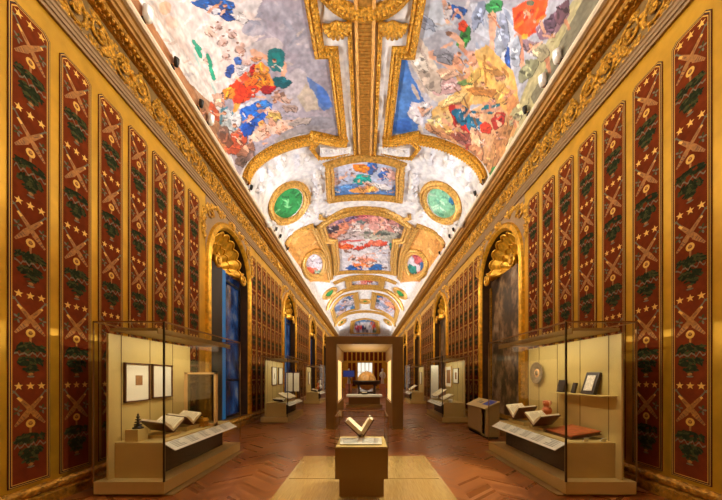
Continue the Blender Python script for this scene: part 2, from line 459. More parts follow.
for s, nm in ((-1, 'trim_1'), (1, 'trim_2')):
    side = 'left' if s < 0 else 'right'
    def run(mb, prof, mi=0, smooth=False):
        n = len(prof); vs = [(s * l, y, z) for y in (Y0, Y1) for l, z in prof]
        mb.add(vs, [(i, i + 1, n + i + 1, n + i) for i in range(n - 1)], mi, smooth)
    E = EYE
    mb = MB()
    run(mb, [(4.1, 4.70 + E), (4.06, 4.70 + E), (4.06, 4.75 + E), (4.04, 4.755 + E), (4.035, 4.80 + E), (4.02, 4.81 + E), (4.015, 4.85 + E), (3.995, 4.865 + E), (3.995, 4.885 + E), (4.05, 4.89 + E)])
    tr = tag(mb.build(nm, M['taupe'], recalc=False), f'carved and gilded cornice along the top of the {side} wall', 'cornice', kind='structure')
    mb = MB(); run(mb, [(4.05, 4.89 + E), (4.05, 5.50 + E)])
    mb.build('frieze', M['frieze_ground'], tr, recalc=False)
    # bed mouldings
    mb = MB(); run(mb, [(4.05, 5.48 + E), (3.985, 5.485 + E), (3.975, 5.505 + E), (3.93, 5.51 + E)]); run(mb, [(3.93, 5.51 + E), (3.87, 5.515 + E), (3.84, 5.555 + E), (3.80, 5.56 + E)])
    mb.build('bed_moulding', M['gold_deep'], tr, recalc=False)
    mb = MB(); run(mb, [(3.80, 5.56 + E), (3.765, 5.565 + E), (3.755, 5.605 + E), (3.72, 5.62 + E), (3.70, 5.68 + E), (3.66, 5.70 + E)])
    mb.build('corona', M['brown_gold'], tr, recalc=False)
    mb = MB(); run(mb, [(3.67, 5.695 + E), (3.615, 5.70 + E), (3.59, 5.73 + E), (3.59, 5.775 + E), (3.62, 5.785 + E), (4.1, 5.79 + E)])
    mb.build('ledge', M['ledge_white'], tr, recalc=False)
    mb = MB(); y = 3.2
    while y < 42:      # egg row and small dentils; coarser far away
        st = .085 if y < 16 else .17
        mb.ball((s * 3.905, y, 5.515 + E), (.035, .03, .03), 6, 4)
        mb.box((s * 3.985, y - .02, 5.475 + E), (s * 3.95, y + .02, 5.505 + E))
        mb.ball((s * 4.01, y, 4.885 + E), (.028, .03, .022), 6, 4)
        y += st
    mb.build('egg_row', M['gold_carved'], tr, recalc=False)
    # scrolling foliage of the frieze
    mb = MB(); X = s * 4.05; z0 = 5.17 + E; y = 3.3; k = 0; rr = random.Random(11)
    while y < 41.5:
        sg = 1 if k % 2 else -1
        nseg = 26 if y < 18 else 14
        spiral(mb, (y, z0 + sg * .03), .225, 1.7, -sg * pi / 2 + (0 if s < 0 else 0), sg, X, s, .028, nseg)
        mb.ball((X - s * .045, y, z0 + sg * .015), (.03, .045, .045), 7, 4)
        for q in range(20 if y < 18 else 9):
            a = rr.uniform(0, 2 * pi); r = rr.uniform(.10, .23)
            leaf(mb, (y + r * cos(a), z0 + sg * .015 + r * sin(a)), rr.uniform(.09, .15), .034, a + rr.uniform(.4, 1.3) * sg, X, s, 0, .035)
        for q in range(6):
            a = q * pi / 3; leaf(mb, (y + .03 * cos(a), z0 + .03 * sin(a)), .07, .02, a, X - s * .02, s, 0, .03)
        if k % 4 == 0:     # winged mask between scrolls
            mb.ball((X - s * .04, y + .21, z0), (.04, .05, .075), 8, 5)
            for t in (-1, 1):
                for q in range(3): leaf(mb, (y + .21 + t * .03, z0 + .02), .15, .03, (pi / 2 - t * (.5 + .4 * q)), X, s, 0, .03)
        y += .42; k += 1
    mb.build('scroll_foliage', M['gold_carved'], tr, recalc=False)

# ================================================================== NICHES
def arch_path(c, r, n=28, z0=.3):
    return [(c - r, z0), (c - r, ARCH_Z * .5)] + [(c - r * cos(pi * k / n), ARCH_Z + r * sin(pi * k / n)) for k in range(n + 1)] + [(c + r, ARCH_Z * .5), (c + r, z0)]
def niche_parts(s, c, root):
    X = s * HALF
    # gilded arch frame: stepped section between the inner and outer edge
    rad = [R_IN, R_IN + .03, R_IN + .07, R_IN + .12, R_IN + .16, R_OUT - .03, R_OUT]
    lift = [.0, .05, .085, .06, .045, .07, .0]
    rings = [arch_path(c, r) for r in rad]; N = len(rings[0]); mb = MB()
    vs = [(X - s * lift[i], *rings[i][k]) for i in range(len(rad)) for k in range(N)]
    mb.add(vs, [(i * N + k, i * N + k + 1, (i + 1) * N + k + 1, (i + 1) * N + k) for i in range(len(rad) - 1) for k in range(N - 1)], 0, False)
    mb.build('arch_frame', M['gold'], root, recalc=False)
    # lining of the recess
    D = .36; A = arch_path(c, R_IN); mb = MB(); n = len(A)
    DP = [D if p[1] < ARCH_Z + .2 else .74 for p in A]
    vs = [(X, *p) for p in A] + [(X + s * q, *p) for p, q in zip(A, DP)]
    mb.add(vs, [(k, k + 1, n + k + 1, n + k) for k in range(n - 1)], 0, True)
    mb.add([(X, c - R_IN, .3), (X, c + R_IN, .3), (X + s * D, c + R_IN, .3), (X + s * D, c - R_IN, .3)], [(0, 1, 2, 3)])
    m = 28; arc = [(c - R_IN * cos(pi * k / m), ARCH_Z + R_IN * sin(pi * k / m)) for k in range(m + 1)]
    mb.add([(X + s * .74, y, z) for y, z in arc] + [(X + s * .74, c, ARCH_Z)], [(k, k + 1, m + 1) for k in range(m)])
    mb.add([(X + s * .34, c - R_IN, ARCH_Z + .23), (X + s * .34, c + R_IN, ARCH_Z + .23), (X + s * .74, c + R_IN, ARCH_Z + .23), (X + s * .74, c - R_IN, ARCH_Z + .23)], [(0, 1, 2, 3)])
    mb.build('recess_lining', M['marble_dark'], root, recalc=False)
    # fluted shell
    mb = MB(); nr, na, fl_ = 10, 72, 9; hz = ARCH_Z + .29
    vs = []; fs = []
    for i in range(nr + 1):
        t = .06 + .94 * i / nr
        for k in range(na + 1):
            a = -.12 + (pi + .24) * k / na; g = abs(sin(fl_ * (a + .12) * pi / (pi + .24)))
            R = .92 * t * (1 + .07 * g * t)
            dep = .68 - .58 * t ** 1.6 + .11 * (1 - g) * t ** .7 * .8
            vs.append((X + s * dep, c - R * cos(a), hz + R * sin(a) * .98))
    for i in range(nr):
        for k in range(na): q = i * (na + 1) + k; fs.append((q, q + 1, q + na + 2, q + na + 1))
    mb.add(vs, fs, 0, True)
    rim = vs[-(na + 1):]
    mb.tube([(x - s * .01, y, z) for x, y, z in rim], .032, 6)
    q0 = 7 * (na + 1); mb.tube([(x - s * .012, y, z) for x, y, z in vs[q0:q0 + na + 1]], .02, 6)
    for t in (-1, 1):
        pts = []
        for i in range(26):
            q = i / 25; r = .2 * (1 - .85 * q); a = (pi / 2) + t * q * 3.6 * pi
            pts.append((X - s * (.0 + .04 * q), c + t * .88 + r * cos(a), hz - .12 + r * sin(a)))
        mb.tube(pts, .042, 7)
    mb.ball((X + s * .56, c, hz + .05), (.12, .2, .12), 12, 7)
    mb.tube([(X + s * .02, c - .95, hz - .02), (X + s * .30, c - .55, hz - .03), (X + s * .50, c, hz - .03), (X + s * .30, c + .55, hz - .03), (X + s * .02, c + .95, hz - .02)], .06, 8)
    mb.build('shell', M['gold'], root, recalc=False)
    # spandrel ground with leaf sprays
    mb = MB(); n = 24; zt = 6.29; R = R_OUT + .0; pts = [(c - R * cos(pi * k / n), ARCH_Z + R * sin(pi * k / n)) for k in range(n + 1)]
    for k in range(n):
        (ya, za), (yb, zb) = pts[k], pts[k + 1]
        mb.add([(X - s * .006, ya, za), (X - s * .006, yb, zb), (X - s * .006, yb, zt), (X - s * .006, ya, zt)], [(0, 1, 2, 3)])
    mb.build('spandrel', M['taupe'], root, recalc=False)
    mb = MB(); rr = random.Random(5)
    for t in (-1, 1):
        for q in range(26):
            f = q / 25; a = .28 + .95 * f; r = R_OUT + .10 + .30 * sin(pi * min(1, f * 1.0)) ** .5 * (1 - .45 * f)
            y = c - t * r * cos(a); z = min(6.16, ARCH_Z + r * sin(a))
            leaf(mb, (y, z), rr.uniform(.16, .26), .055, (pi / 2 + t * (.2 + rr.uniform(-.9, .9))), X, s, 0, .07)
        spiral(mb, (c - t * 1.28, 5.92), .2, 1.4, 0, t, X, s, .03, 26)
        spiral(mb, (c - t * .72, 6.17), .09, 1.2, 0, -t, X, s, .022, 20)
    mb.ball((X - s * .05, c, 6.2), (.08, .13, .12), 10, 6)
    for q in range(9): leaf(mb, (c, 6.12), .26, .05, pi * q / 8, X - s * .02, s, 0, .05)
    mb.build('leaf_spray', M['gold_carved'], root, recalc=False)
for i, c in enumerate(NICHES):
    # left: window recesses
    w = thing(f'window_{i + 1}', (-HALF, c, .3), 'arched window recess with a golden shell, dusk blue panes', 'window', kind='structure')
    niche_parts(-1, c, w); X = -HALF - .3
    mb = MB().box((X - .02, c - R_IN, .3), (X, c + R_IN, ARCH_Z + .22)); mb.build('window_pane', M['dusk'], w)
    mb = MB()
    for y in (c - R_IN + .04, c + .12, c + R_IN - .04): mb.box((X, y - .035, .3), (X + .06, y + .035, ARCH_Z))
    for z in (.34, 1.5, ARCH_Z - .04): mb.box((X, c - R_IN, z - .03), (X + .05, c + R_IN, z + .03))
    mb.build('window_frame', M['dark_enamel'], w)
    mb = MB().box((X + .08, c - R_IN + .1, .3), (X + .10, c - .16, ARCH_Z + .2)); tag(mb.build('roller_blind', M['dark_enamel'], w), 'dark lowered blind')
    mb = MB().box((X + .06, c - .16, .3), (X + .09, c + .08, ARCH_Z + .2)); tag(mb.build('glow_strip', emit('cyan dusk strip', (20, 96, 150), .34), w), 'bright cyan strip of light beside the blind')
    # right: painted niches
    w = thing('arched_niche', (HALF, c, .3), ['large arched niche with golden shell behind the nearest right display case', 'arched niche with golden shell behind the second right display case', 'third arched shell niche along the right wall', 'fourth arched shell niche along the right wall, partly behind the brown portal', 'last and smallest arched shell niche at the far end of the right wall'][i], 'niche', 'shell niches along the right wall', kind='structure')
    niche_parts(1, c, w); X = HALF + .3
    MB().box((X, c - R_IN, .3), (X + .02, c + R_IN, ARCH_Z + .22)).build('landscape_painting', M['landscape'], w)
    mb = MB(); mb.box((X - .05, c - R_IN, .3), (X, c - R_IN + .09, ARCH_Z)); mb.box((X - .05, c + R_IN - .09, .3), (X, c + R_IN, ARCH_Z)); mb.box((X - .05, c - R_IN, .3), (X, c + R_IN, .42))
    mb.build('picture_frame', M['gold_deep'], w)

# ================================================================== VAULT
COVE = 34.6         # from here the vault curves down to the end wall
def rise(y):
    return RISE * sqrt(max(0., 1 - (max(0., y - COVE) / (Y1 - COVE)) ** 2))
def vault(th, y, off=0.):
    """point on the vault; th from -pi/2 (left cornice) to pi/2; off = metres below the surface"""
    n = Vector((sin(th) / SPAN, 0, cos(th) / RISE)).normalized()
    return Vector((SPAN * sin(th), y, EYE + SPRING + rise(y) * cos(th))) - n * off
def on_vault(u, v):
    """(angle, distance) of the vault spot sighted at u, v in the survey photograph"""
    a = (u - VU) / FPX; b = (VV - v) / FPX
    lo, hi = .5, min(Y1, SPAN / abs(a) if abs(a) > 1e-9 else Y1)
    for _ in range(44):
        y = (lo + hi) / 2
        if b * y < SPRING + rise(y) * sqrt(max(0, 1 - (a * y / SPAN) ** 2)): lo = y
        else: hi = y
    return math.asin(max(-1, min(1, a * lo / SPAN))), lo
def conv(poly): return [on_vault(u, v) for u, v in poly]
def mir(poly): return [(2 * VU - u, v) for u, v in poly]
def ellipse(u, v, a, b, rot=0, n=20):
    r = radians(rot)
    return [(u + a * cos(2 * pi * k / n) * cos(r) - b * sin(2 * pi * k / n) * sin(r), v + a * cos(2 * pi * k / n) * sin(r) + b * sin(2 * pi * k / n) * cos(r)) for k in range(n)]

# grid: even in angle, even in 1/distance
NTH = 460
QA, QB = 1 / 4.3, 1 / Y1
NQ = 560
TH = np.linspace(-pi / 2, pi / 2, NTH + 1); QQ = np.linspace(QA, QB, NQ + 1)
def wave_noise(th, y, f, seed, octv=4):
    """smooth pseudo-random field on the vault surface, about -1..1"""
    r = np.random.default_rng(seed); out = np.zeros_like(th); amp = 1.; x = th * 2.6; tot = 0
    for o in range(octv):
        for _ in range(3):
            a = r.uniform(0, 2 * pi); ph = r.uniform(0, 2 * pi); k = f * r.uniform(.7, 1.3)
            out += amp * np.sin(k * (x * np.cos(a) + y * np.sin(a)) + ph + 1.3 * np.sin(k * .6 * (y * np.cos(a) - x * np.sin(a)) + ph * 2))
        tot += amp * 1.9; f *= 1.95; amp *= .6
    return out / tot
def inside(poly, T, Q):
    p = [(t, 1 / y) for t, y in poly]; res = np.zeros(T.shape, bool)
    t0, t1 = min(a for a, _ in p), max(a for a, _ in p); q0, q1 = min(b for _, b in p), max(b for _, b in p)
    sel = np.nonzero((T >= t0) & (T <= t1) & (Q >= q0) & (Q <= q1))
    if not len(sel[0]): return res
    x, y = T[sel], Q[sel]; r = np.zeros(x.shape, bool); n = len(p)
    for i in range(n):
        (xa, ya), (xb, yb) = p[i], p[(i + 1) % n]
        c = ((ya > y) != (yb > y)); r ^= c & (x < (xb - xa) * (y - ya) / ((yb - ya) or 1e-12) + xa)
    res[sel] = r; return res

# ---- outlines of the painted fields
A_L = [(100, -60), (306, -60), (306, 0), (315, 57), (328, 57), (338, 137), (313, 131.5), (292, 137), (269, 146), (251, 159), (240, 178), (236, 184), (100, 0)]
C_F = [(328, 165), (345, 160), (365, 157), (385, 160), (402, 165), (400, 175), (400, 188), (399, 199), (365, 196.5), (331, 199), (330, 188), (330, 175)]
F2 = [(321, 226), (334, 217.5), (350, 212.5), (365, 211), (380, 212.5), (396, 217.5), (409, 226), (404, 240), (396, 241), (393.5, 262), (394, 273), (365, 271.5), (336, 273), (336.5, 262), (334, 241), (326, 240)]
SIDE = [(313, 225), (305, 228), (296.6, 232), (290, 238), (285, 246), (310, 282), (330, 283), (329, 262), (326, 252)]
ROUND = ellipse(314.5, 264, 11, 13, 18)
GREEN = ellipse(287.5, 203.5, 17.5, 12.5, -48)
LAND = [(348, 280.5), (365, 278.5), (382, 280.5), (381, 286.5), (365, 285.5), (349, 286.5)]
OV = ellipse(329.5, 293, 6.8, 3.2, -38)
PAIR = [(332, 309), (336, 302), (343, 296), (355.5, 293), (357, 304), (357.5, 308.5), (349, 310.5), (341, 315), (335, 321)]
MID = ellipse(365, 301, 4.6, 1.6)
ENDF = [(353, 321), (365, 318.5), (377, 321), (378.5, 333.5), (351.5, 333.5)]
OV2 = ellipse(342, 322, 3.4, 1.6, -42)
FIELDS = [('fresco', A_L, 'large sky fresco left of the central gold rib', 'A'), ('fresco', mir(A_L), 'large crowded sky fresco right of the central gold rib', 'B'),
          ('fresco', C_F, 'small oblong fresco with blue ground at the middle of the vault', 'C'), ('fresco', F2, 'stepped central fresco with red and blue drapery', 'D'),
          ('gilded_panel', SIDE, None, 'S'), ('gilded_panel', mir(SIDE), None, 'S'),
          ('round_fresco', ROUND, None, 'R'), ('round_fresco', mir(ROUND), None, 'R'),
          ('green_medallion', GREEN, None, 'G'), ('green_medallion', mir(GREEN), 'pale sea green oval medallion', 'H'),
          ('fresco', LAND, None, 'L'), ('green_medallion', OV, None, 'G'), ('green_medallion', mir(OV), None, 'G'),
          ('fresco', PAIR, None, 'P'), ('fresco', mir(PAIR), None, 'Q'), ('green_medallion', MID, None, 'G'),
          ('fresco', ENDF, None, 'E'), ('green_medallion', OV2, None, 'G'), ('green_medallion', mir(OV2), None, 'G')]

# ---- pigments: (colour, outline) in painting order. Generic clouds, drapery and limbs.
ST = {k: [] for k in 'ABCDSRGHLPQE'}
def el(k, c, *a): ST[k].append((c, ellipse(*a)))
def pg(k, c, *p): ST[k].append((c, list(p)))
def limb(k, c, a, b, w0, w1):
    dx, dy = b[0] - a[0], b[1] - a[1]; L = sqrt(dx * dx + dy * dy); nx, ny = -dy / L, dx / L
    pg(k, c, (a[0] + nx * w0, a[1] + ny * w0), (b[0] + nx * w1, b[1] + ny * w1), (b[0] + dx / L * w1, b[1] + dy / L * w1), (b[0] - nx * w1, b[1] - ny * w1), (a[0] - nx * w0, a[1] - ny * w0), (a[0] - dx / L * w0, a[1] - dy / L * w0))
rs = random.Random(21)
def dim(c, f): return tuple(max(0, min(255, x * f)) for x in c)
def drape(k, c, u, v, a, b, rot, folds=5):
    folds = int(folds * 1.8)
    r = radians(rot); n = 18; ph = rs.uniform(0, 6); k1, k2 = rs.uniform(.14, .26), rs.uniform(.10, .18)
    def cloth(da, db, du, dv): return [(u + du + (a + da) * q * cos(t) * cos(r) - (b + db) * q * sin(t) * sin(r), v + dv + (a + da) * q * cos(t) * sin(r) + (b + db) * q * sin(t) * cos(r)) for t, q in ((2 * pi * i / n, 1.08 + k1 * sin(2 * (2 * pi * i / n) + ph) + k2 * sin(5 * (2 * pi * i / n) + 2 * ph)) for i in range(n))]
    pg(k, dim(c, .5), *cloth(.3, .3, .35, .45)); pg(k, c, *cloth(0, 0, 0, 0))
    for q in range(folds):
        t = rs.uniform(-.75, .75); w = rs.uniform(-.55, .55)
        el(k, dim(c, rs.choice((.5, .68, .8, 1.2, 1.4))), u + t * a * cos(r) - w * b * sin(r), v + t * a * sin(r) + w * b * cos(r), a * rs.uniform(.3, .65), b * rs.uniform(.08, .17), rot + rs.uniform(-40, 40), 10)
SKIN = (222, 170, 140); SK2 = (196, 136, 108); SHADE = (140, 92, 76); HAIR = (120, 80, 56)
def putto(k, u, v, s, c=None, skin=SKIN):
    el(k, dim(skin, .55), u + .3 * s, v + .4 * s, 4.6 * s, 3 * s, 0, 12); el(k, skin, u, v, 4.2 * s, 2.6 * s, rs.uniform(-60, 60), 12); el(k, skin, u + rs.uniform(-3, 3) * s, v - 4 * s, 1.8 * s, 1.8 * s, 0, 10)
    el(k, HAIR, u + rs.uniform(-3, 3) * s, v - 5 * s, 1.5 * s, .9 * s, 0, 8)
    for q in range(3): limb(k, dim(skin, rs.uniform(.8, 1.05)), (u + rs.uniform(-2, 2) * s, v + rs.uniform(-1, 2) * s), (u + rs.uniform(-7, 7) * s, v + rs.uniform(-5, 6) * s), 1.1 * s, .7 * s)
    el(k, SHADE, u + s, v + 1.6 * s, 2.4 * s, .6 * s, rs.uniform(-40, 40), 8)
    if c: drape(k, c, u + rs.uniform(-3, 3) * s, v + 3 * s, 4 * s, 2 * s, rs.uniform(-50, 50), 3)

# A: large left field
pg('A', (226, 220, 218), (100, -60), (250, -60), (262, 0), (250, 40), (236, 70), (222, 96), (216, 130), (238, 190), (90, 0))
for (u, v, a, b) in ((170, 20, 36, 22), (205, 45, 36, 26), (215, 70, 26, 24), (190, 40, 24, 22), (240, 30, 24, 18), (232, 130, 14, 20)): el('A', (222, 206, 200), u, v, a, b, rs.uniform(-30, 30))
pg('A', (238, 234, 234), (126, 0), (142, 0), (190, 60), (226, 118), (238, 176), (232, 178), (180, 94))
for (u, v, a, b) in ((275, 12, 18, 10), (300, 40, 16, 16), (255, 28, 14, 8), (308, 70, 12, 16), (292, 20, 16, 6)): el('A', (164, 160, 172), u, v, a, b, rs.uniform(-40, 20))
for _ in range(150):
    u, v = rs.uniform(140, 330), rs.uniform(-10, 140)
    el('A', rs.choice(((224, 214, 212), (232, 226, 224), (216, 196, 188), (206, 200, 204)) if u < 250 - v * .15 else ((158, 154, 166), (182, 174, 182), (196, 184, 180), (148, 148, 162), (170, 160, 166))), u, v, rs.uniform(3, 9), rs.uniform(.7, 2.4), rs.uniform(-60, 60), 9)
el('A', (196, 186, 186), 262, 50, 22, 10, -20); el('A', (192, 184, 190), 296, 90, 14, 22, 10)
pg('A', (168, 112, 66), (128, -4), (136, -4), (166, 46), (205, 108), (228, 150), (226, 160), (196, 112), (160, 64))
pg('A', (150, 110, 80), (190, 84), (214, 106), (226, 140), (212, 132))
el('A', (232, 186, 156), 165, 8, 6, 7, 20); el('A', (228, 196, 180), 172, 22, 8, 5, 40)
drape('A', (44, 92, 160), 215, 5, 20, 7, 15, 8); drape('A', (36, 70, 136), 222, 13, 12, 4, 30, 4); drape('A', (222, 222, 230), 214, 10, 7, 3, 20, 2); drape('A', (224, 218, 216), 240, 16, 8, 5, 60, 4)
for (u, v, s) in ((210, 33, 1.1), (222, 42, 1.2), (232, 36, 1.1), (240, 50, 1.2), (226, 56, 1.), (246, 62, 1.1), (218, 26, .9), (206, 60, .8)): putto('A', u, v, s, None, rs.choice(((214, 184, 174), (224, 196, 180), (206, 168, 152))))
for a in (((193, 41), (200, 50)), ((196, 48), (201, 57)), ((207, 54), (211, 66)), ((209, 64), (214, 79))): limb('A', (26, 140, 108), *a, 1.6, 2.2)
for a in (((195, 54), (201, 70)), ((212, 84), (218, 98))): limb('A', (176, 206, 200), *a, 1.2, 1.)
drape('A', (52, 84, 156), 230, 71, 4, 6, 10, 3); drape('A', (70, 104, 168), 238, 61, 3, 4, 0, 2); drape('A', (210, 206, 212), 243, 70, 6, 5, 0, 4)
limb('A', SKIN, (252, 51), (266, 57), 3, 2.2); limb('A', SKIN, (285, 64), (282, 80), 2.8, 2.2); limb('A', SKIN, (266, 57), (272, 64), 2.2, 1.8)
pg('A', (14, 100, 104), (268, 52), (273, 48), (281, 48), (285, 54), (285, 64), (281, 71), (274, 72), (268, 66)); pg('A', (24, 126, 126), (271, 53), (279, 51), (282, 60), (276, 66))
drape('A', (16, 92, 104), 281, 82, 8, 6, -10, 3)
pg('A', (222, 142, 44), (254, 66), (262, 62), (272, 78), (274, 86), (262, 92), (250, 88), (247, 76)); drape('A', (206, 120, 34), 262, 79, 9, 6, 40, 5)
pg('A', (222, 70, 26), (236, 80), (246, 72), (254, 84), (262, 90), (252, 98), (244, 103), (234, 105), (231, 94)); drape('A', (214, 62, 22), 244, 90, 12, 8, 30, 7)
drape('A', (170, 30, 32), 269, 88, 5, 3.4, -30, 2); drape('A', (176, 34, 30), 252, 70, 3, 5, 10, 2)
drape('A', (228, 144, 52), 229, 93, 7, 5, -50, 4); limb('A', (228, 150, 60), (238, 104), (235, 112), 3, 2)
pg('A', (26, 92, 186), (241, 108), (252, 103), (266, 99), (272, 103), (270, 114), (262, 120), (256, 126), (252, 138), (245, 139), (238, 126)); 
for q in range(9): el('A', rs.choice(((18, 66, 150), (50, 124, 214), (24, 80, 170))), rs.uniform(243, 266), rs.uniform(104, 128), 6, 1.6, rs.uniform(20, 90), 8)
pg('A', (214, 214, 228), (262, 106), (267, 101), (271, 108), (266, 112)); limb('A', (230, 224, 226), (240, 108), (258, 101), 1.5, 1)
putto('A', 278, 97, 1.2, None, (200, 160, 140)); putto('A', 286, 100, 1., None, (206, 176, 160)); el('A', (120, 92, 80), 283, 95, 3, 2.5, 0); el('A', (138, 104, 90), 277, 93, 2.4, 2, 0)
for (u, v, a, b) in ((268, 130, 16, 6), (284, 126, 12, 6), (296, 122, 8, 4), (258, 136, 10, 5)): el('A', (222, 192, 172), u, v, a, b, -15)
drape('A', (190, 158, 92), 274, 116, 8, 4, 20, 4); drape('A', (226, 168, 90), 262, 126, 4, 4, 0, 2)
for (u, v, s) in ((262, 128, .9), (272, 123, 1.), (284, 127, .9), (292, 124, .8), (278, 132, .8)): putto('A', u, v, s, None, (230, 176, 150))
drape('A', (198, 206, 210), 228, 124, 7, 16, -8, 5); limb('A', (70, 120, 138), (222, 110), (227, 107), 1.4, 1.4); limb('A', (70, 120, 138), (222, 110), (221, 124), 1.4, 1.4); limb('A', (90, 130, 150), (233, 112), (235, 130), 1.2, 1.2)
drape('A', (184, 78, 44), 239, 140, 6, 12, -4, 5); drape('A', (196, 92, 60), 233, 148, 8, 5, -10, 4); drape('A', (206, 100, 66), 214, 112, 4, 8, -30, 3); drape('A', (120, 96, 90), 245, 158, 9, 7, -40, 5); drape('A', (140, 110, 100), 224, 134, 5, 9, -25, 4)
pg('A', (92, 122, 180), (306, 76), (316, 82), (327, 92), (334, 108), (324, 112), (314, 100)); el('A', (74, 112, 184), 324, 98, 5, 12, -30)
pg('A', (198, 184, 166), (297, 96), (306, 84), (318, 98), (319, 110), (306, 112)); el('A', (186, 172, 162), 309, 100, 7, 5, 60)
el('A', (140, 138, 148), 318, 123, 20, 7, 0); el('A', (150, 144, 148), 300, 132, 22, 5, -12); el('A', (164, 156, 156), 286, 138, 12, 4, -20)
# B: large right field
BRUSH = []
def brushwork(k, n, box, cols, a=(3, 9), b=(.6, 2.2)):
    for _ in range(n):
        u, v = rs.uniform(box[0], box[2]), rs.uniform(box[1], box[3])
        el(k, rs.choice(cols), u, v, rs.uniform(*a), rs.uniform(*b), rs.uniform(-70, 70), 9)
brushwork('B', 130, (400, -10, 590, 150), ((186, 182, 188), (206, 200, 200), (170, 172, 184), (212, 198, 182)))
pg('B', (192, 184, 140), (560, 20), (600, -40), (620, -20), (560, 60), (522, 130), (512, 140), (516, 110), (536, 60))
pg('B', (120, 116, 100), (572, 20), (600, -30), (610, -10), (562, 60), (534, 104), (530, 98))
pg('B', (204, 156, 110), (450, 120), (516, 92), (520, 120), (494, 172), (486, 184), (470, 160), (446, 142))
pg('B', (62, 112, 186), (399, 50), (406, 60), (416, 84), (425, 104), (420, 120), (416, 134), (390, 134), (394, 90)); el('B', (86, 132, 198), 404, 104, 6, 16, 10); el('B', (52, 96, 172), 402, 126, 10, 6, 0)
pg('B', (216, 202, 186), (414, 30), (424, 44), (436, 64), (448, 92), (444, 104), (430, 100), (424, 84), (412, 66), (404, 50))
for q in range(9): el('B', rs.choice(((192, 176, 162), (228, 218, 206), (180, 164, 156))), rs.uniform(412, 440), rs.uniform(46, 96), 9, 2, rs.uniform(50, 75), 8)
el('B', (190, 196, 206), 436, 14, 22, 16, 0); el('B', (178, 186, 200), 424, 30, 12, 8, 0); limb('B', (186, 176, 170), (420, 24), (452, 24), 1, 1)
drape('B', (40, 88, 156), 454, 11, 9, 7, 30, 4); limb('B', SKIN, (444, 2), (448, 22), 2.6, 2); drape('B', (214, 208, 210), 448, 12, 4, 6, 0, 3)
drape('B', (66, 132, 66), 464, 38, 6, 10, 15, 4); limb('B', SKIN, (452, 34), (462, 44), 3.4, 2.8); limb('B', SKIN, (452, 44), (440, 50), 2, 1.4); el('B', HAIR, 449, 33, 3.2, 3, 0); drape('B', (206, 74, 46), 463, 26, 5, 4, 20, 3); limb('B', SK2, (460, 46), (466, 54), 2.4, 2)
pg('B', (202, 206, 216), (470, 4), (494, 0), (512, 12), (514, 70), (504, 70), (498, 56), (490, 42), (474, 30))
for q in range(14): el('B', rs.choice(((170, 178, 196), (226, 228, 234), (186, 192, 206), (154, 164, 186))), rs.uniform(476, 510), rs.uniform(6, 60), 10, 2., rs.uniform(40, 80), 8)
drape('B', (68, 150, 88), 494, 6, 8, 7, 20, 4); limb('B', SKIN, (493, 14), (491, 54), 4, 2.4); limb('B', SKIN, (491, 54), (500, 70), 2.4, 2)
drape('B', (60, 92, 160), 508, 60, 3, 9, -5, 3); drape('B', (170, 176, 190), 500, 40, 5, 16, 0, 4)
pg('B', (226, 84, 30), (512, 8), (528, 0), (548, 0), (544, 18), (534, 30), (524, 38), (514, 30)); 
for q in range(9): el('B', rs.choice(((188, 52, 22), (240, 120, 52), (206, 66, 26))), rs.uniform(516, 542), rs.uniform(4, 32), 7, 1.7, rs.uniform(-70, -20), 8)
el('B', (232, 176, 62), 523, 38, 6, 3, -30); el('B', (90, 110, 90), 530, 4, 4, 3, 0)
pg('B', (134, 104, 122), (536, 28), (550, 16), (566, 2), (570, 14), (556, 34), (548, 40), (540, 40)); drape('B', (158, 130, 140), 534, 48, 12, 7, 20, 5); drape('B', (116, 84, 96), 562, 12, 6, 9, 30, 4)
limb('B', SK2, (517, 36), (522, 62), 4, 2.6); limb('B', SKIN, (522, 62), (525, 78), 2.6, 2); limb('B', SK2, (546, 56), (550, 72), 2.6, 1.6); limb('B', SK2, (566, 20), (570, 28), 2, 1.4)
pg('B', (216, 172, 98), (476, 52), (486, 46), (500, 56), (514, 74), (518, 100), (508, 112), (492, 104), (470, 104), (440, 122), (424, 116), (436, 106), (456, 92), (466, 72))
for q in range(22): el('B', rs.choice(((184, 132, 66), (232, 196, 128), (198, 148, 80), (160, 112, 60))), rs.uniform(440, 514), rs.uniform(66, 116), 8, 1.8, rs.uniform(-70, 60), 8)
limb('B', (226, 186, 104), (478, 60), (492, 84), 2, 1.6); limb('B', (226, 186, 104), (490, 58), (478, 82), 2, 1.6); limb('B', (160, 112, 52), (484, 56), (486, 84), 1, 1)
limb('B', SKIN, (432, 54), (452, 66), 4, 3.4); limb('B', SKIN, (452, 66), (468, 70), 3.4, 2.4); limb('B', (228, 172, 150), (470, 54), (478, 72), 4, 3); limb('B', SKIN, (478, 72), (462, 84), 3, 2.4); limb('B', SK2, (488, 62), (494, 74), 2.4, 2)
for (u, v, s) in ((456, 60, 1.3), (472, 62, 1.2), (466, 78, 1.2), (500, 78, 1.2), (508, 92, 1.2)): putto('B', u, v, s, None, (216, 160, 128))
drape('B', (208, 170, 168), 450, 86, 12, 6, -10, 5); drape('B', (120, 150, 90), 466, 82, 6, 3, 0, 2); el('B', (196, 160, 160), 438, 90, 6, 6, 0)
drape('B', (222, 216, 222), 420, 112, 9, 11, -25, 6); limb('B', (214, 210, 218), (414, 104), (424, 126), 3, 3); drape('B', (190, 196, 214), 430, 124, 6, 6, 0, 3)
drape('B', (226, 196, 140), 440, 122, 12, 9, -20, 6); drape('B', (214, 166, 104), 448, 130, 9, 5, 20, 3)
